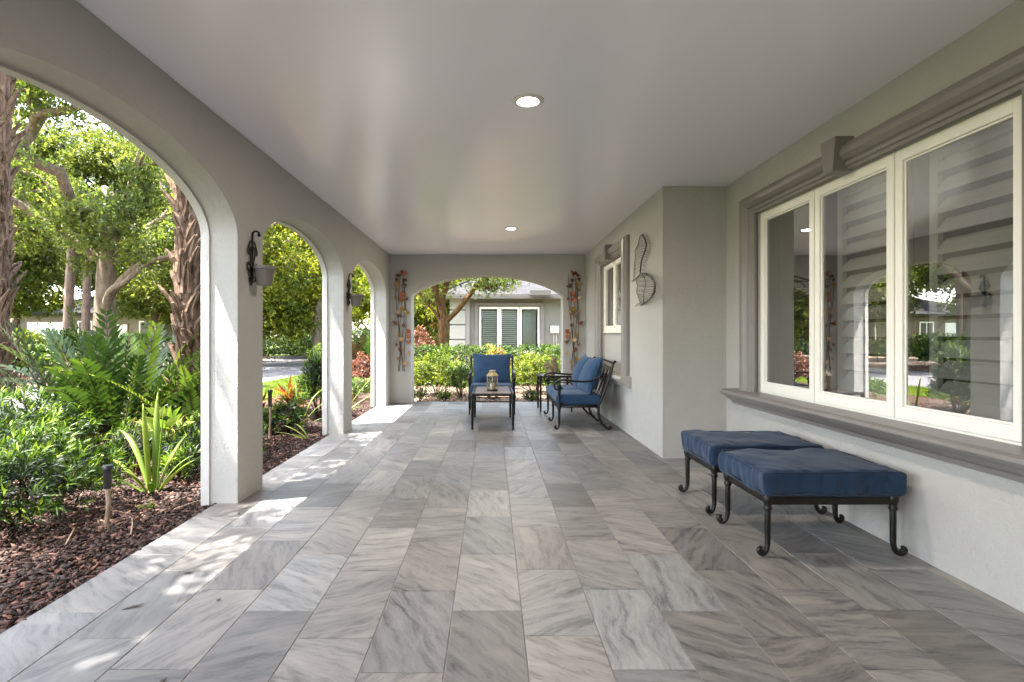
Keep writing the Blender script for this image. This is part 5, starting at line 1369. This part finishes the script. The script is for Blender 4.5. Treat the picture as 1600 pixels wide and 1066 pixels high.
# =================================================================== grey house wing beyond the garden
YW = 19.5
T = empty('house_wing', (1.5, YW, G), 'grey stucco house wing with a white framed window and hip roof beyond the end arch', 'house')
wx0, wx1 = -.46, 1.78; wz0, wz1 = .62, 2.30
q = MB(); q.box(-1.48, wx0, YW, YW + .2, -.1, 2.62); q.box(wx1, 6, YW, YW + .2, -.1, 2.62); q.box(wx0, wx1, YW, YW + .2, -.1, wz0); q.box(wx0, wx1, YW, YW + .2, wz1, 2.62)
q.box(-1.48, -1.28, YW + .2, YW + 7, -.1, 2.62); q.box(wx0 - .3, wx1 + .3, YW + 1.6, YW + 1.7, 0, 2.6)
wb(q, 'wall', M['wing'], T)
q = MB(); z = .03
for k in range(5):
    q.box(-1.54, -1.52 + .56, YW - .045, YW - .001, z, z + .50); z += .545
wb(q, 'quoin', M['quoin'], T, bevel=.012)
q = MB(); q.box(-.955, -.80, YW - .06, YW - .002, -.05, 2.60); wb(q, 'corner_board', M['trim'], T)
q = MB(); q.box(wx0 - .16, wx0 - .02, YW - .06, YW - .002, .5, 2.34); q.box(wx1 + .02, wx1 + .16, YW - .06, YW - .002, .5, 2.34); q.box(wx0 - .16, wx1 + .16, YW - .075, YW - .002, 2.345, 2.46)
q.box(wx0 - .25, wx1 + .25, YW - .09, YW - .002, .40, .495); wwin = wb(q, 'window', M['wtrim'], T, bevel=.01)
for k in range(3):
    w_ = (wx1 - wx0) / 3; a = wx0 + k * w_
    q = MB(); st = .075
    q.box(a + .01, a + st, YW + .02, YW + .07, wz0, wz1); q.box(a + w_ - st, a + w_ - .01, YW + .02, YW + .07, wz0, wz1); q.box(a + st, a + w_ - st, YW + .02, YW + .07, wz0, wz0 + st); q.box(a + st, a + w_ - st, YW + .02, YW + .07, wz1 - st, wz1)
    wc(q, 'sash', M['cream'], wwin, T)
    q = MB(); q.add([(a + st, YW + .05, wz0 + st), (a + w_ - st, YW + .05, wz0 + st), (a + w_ - st, YW + .05, wz1 - st), (a + st, YW + .05, wz1 - st)], [(0, 1, 2, 3)]); wc(q, 'pane', M['wglass'], wwin, T, recalc=False)
    if k != 2:
        q = MB(); z = wz0 + .08
        while z < wz1 - .1:
            q.add([(a + st, YW + .14, z), (a + w_ - st, YW + .14, z), (a + w_ - st, YW + .19, z + .05), (a + st, YW + .19, z + .05), (a + st, YW + .145, z - .005), (a + w_ - st, YW + .145, z - .005), (a + w_ - st, YW + .195, z + .045), (a + st, YW + .195, z + .045)], [(0, 1, 2, 3), (4, 7, 6, 5), (0, 4, 5, 1), (2, 6, 7, 3)]); z += .075
        wc(q, 'shutter', M['shutter'], wwin, T)
q = MB()
for i in range(10): q.tube([(wx1 - .60 + i * .05, YW + .30 + .02 * math.sin(i * 2), wz0), (wx1 - .60 + i * .05, YW + .30 + .02 * math.sin(i * 2), wz1)], .03, 6)
wc(q, 'curtain', M['shadecloth'], wwin, T, smooth=True)
ex0, ex1, ey0 = -1.98, 6.5, YW - .55
q = MB(); q.box(ex0, ex1, ey0 + .02, YW + .0, 2.60, 2.635); q.box(ex0, ex0 + .5, YW, YW + 7, 2.60, 2.635); wb(q, 'soffit', M['gutter'], T)
q = MB(); q.box(ex0 - .02, ex1, ey0 - .10, ey0 + .02, 2.56, 2.70); q.box(ex0 - .10, ex0 - .0, ey0 - .10, YW + 7, 2.56, 2.695); g_ = wb(q, 'gutter', M['gutter'], T, bevel=.01)
def roofpiece(pts, name):
    o_ = Vector(pts[0]); ux = (Vector(pts[1]) - o_).normalized(); nn = ux.cross(Vector(pts[-1]) - o_).normalized(); uy = nn.cross(ux)
    L_ = [((Vector(p) - o_).dot(ux), (Vector(p) - o_).dot(uy), 0) for p in pts]; n = len(L_)
    q = MB(); q.add(L_ + [(a, b_, -.04) for a, b_, _ in L_], [tuple(range(n)), tuple(range(2 * n - 1, n - 1, -1))] + [(i, n + i, n + (i + 1) % n, (i + 1) % n) for i in range(n)])
    o = q.build(name, M['shingle'], T); mtx = Matrix((ux, uy, nn)).transposed().to_4x4(); mtx.translation = o_ - Vector(T.location); o.matrix_local = mtx
    return o
sl = 2.1; rise = .43; D = 5.2
A0 = (ex0 - .06, ey0 - .06, 2.72); A1 = (ex1, ey0 - .06, 2.72); Rg0 = (ex0 - .06 + D * .8, ey0 - .06 + D, 2.72 + D * rise); Rg1 = (ex1, ey0 - .06 + D, 2.72 + D * rise)
roofpiece([A0, A1, Rg1, Rg0], 'roof'); roofpiece([(ex0 - .06, ey0 + 2 * D, 2.72), A0, Rg0], 'roof')
q = MB(); q.tube([(ex0 - .06, ey0 - .06, 2.74), (Rg0[0], Rg0[1], Rg0[2] + .02)], .05, 6); wb(q, 'hip_cap', M['shingle'], T)
q = MB(); q.box(1.35, 2.1, ey0 - .32, ey0 - .13, 2.66, 2.86); wb(q, 'downspout_box', M['gutter'], T, bevel=.01)
T = empty('utility_box', (2.32, YW - .08, 1.36), 'small white utility box with two pipes on the grey wing wall right of the window', 'utility box')
q = MB(); q.box(-.15, .15, -.06, .078, -.02, .24); q.build('cover', M['plastic'], T, bevel=.012)
for dx in (-.03, .06): MB().tube([(dx, 0, -.02), (dx, .01, -.5), (dx + .01, .02, -1.4)], .012, 8).build('pipe', M['trimlight'], T, smooth=True)

def simple_house(name, label, x0, x1, y0, y1, zw, zr, wm, rm_, wins, ov=.6):
    T = empty(name, ((x0 + x1) / 2, y0, G), label, 'house')
    q = MB(); q.box(x0, x1, y0, y1, -.1, zw); wb(q, 'wall', M[wm], T)
    ym = (y0 + y1) / 2; q = MB(); h_ = min((x1 - x0), (y1 - y0)) / 2
    q.add([(x0 - ov, y0 - ov, zw), (x1 + ov, y0 - ov, zw), (x1 + ov, y1 + ov, zw), (x0 - ov, y1 + ov, zw), (x0 + h_, ym, zr), (x1 - h_, ym, zr),
           (x0 - ov, y0 - ov, zw - .18), (x1 + ov, y0 - ov, zw - .18), (x1 + ov, y1 + ov, zw - .18), (x0 - ov, y1 + ov, zw - .18)],
          [(0, 1, 5, 4), (1, 2, 5), (2, 3, 4, 5), (3, 0, 4), (6, 7, 1, 0), (7, 8, 2, 1), (8, 9, 3, 2), (9, 6, 0, 3), (9, 8, 7, 6)])
    wb(q, 'roof', M[rm_], T)
    for (kind, a, c, z0, z1) in wins:
        q = MB(); q.box(a, c, y0 - .06, y0 - .003, z0, z1); f = wb(q, kind, M['cream'] if kind != 'door' else M['brown'], T)
        e = .1; q = MB(); q.box(a + e, (a + c) / 2 - .04, y0 - .07, y0 - .062, z0 + e, z1 - e); q.box((a + c) / 2 + .04, c - e, y0 - .07, y0 - .062, z0 + e, z1 - e)
        wc(q, 'pane' if kind == 'window' else 'panel', M['lglass' if kind == 'window' else 'plastic'] if kind != 'window' else M['darkroom'], f, T)
    return T
simple_house('brown_house', 'low brown house with white garage panels behind the pine trunks', -40, -24.5, 44, 52, 3.15, 4.9, 'brown', 'shingle', [('garage_door', -38.6, -35.4, 0, 2.4), ('window', -34.4, -33.2, .8, 2.5), ('window', -29.3, -25.8, .8, 2.5), ('door', -31.2, -30.2, 0, 2.3)])
simple_house('terracotta_house', 'orange terracotta house with a red roof behind the garden tree', -7.0, -1.9, 33, 40, 2.5, 4.2, 'orange', 'redroof', [('window', -5.2, -4.2, .9, 2.1)], .5)
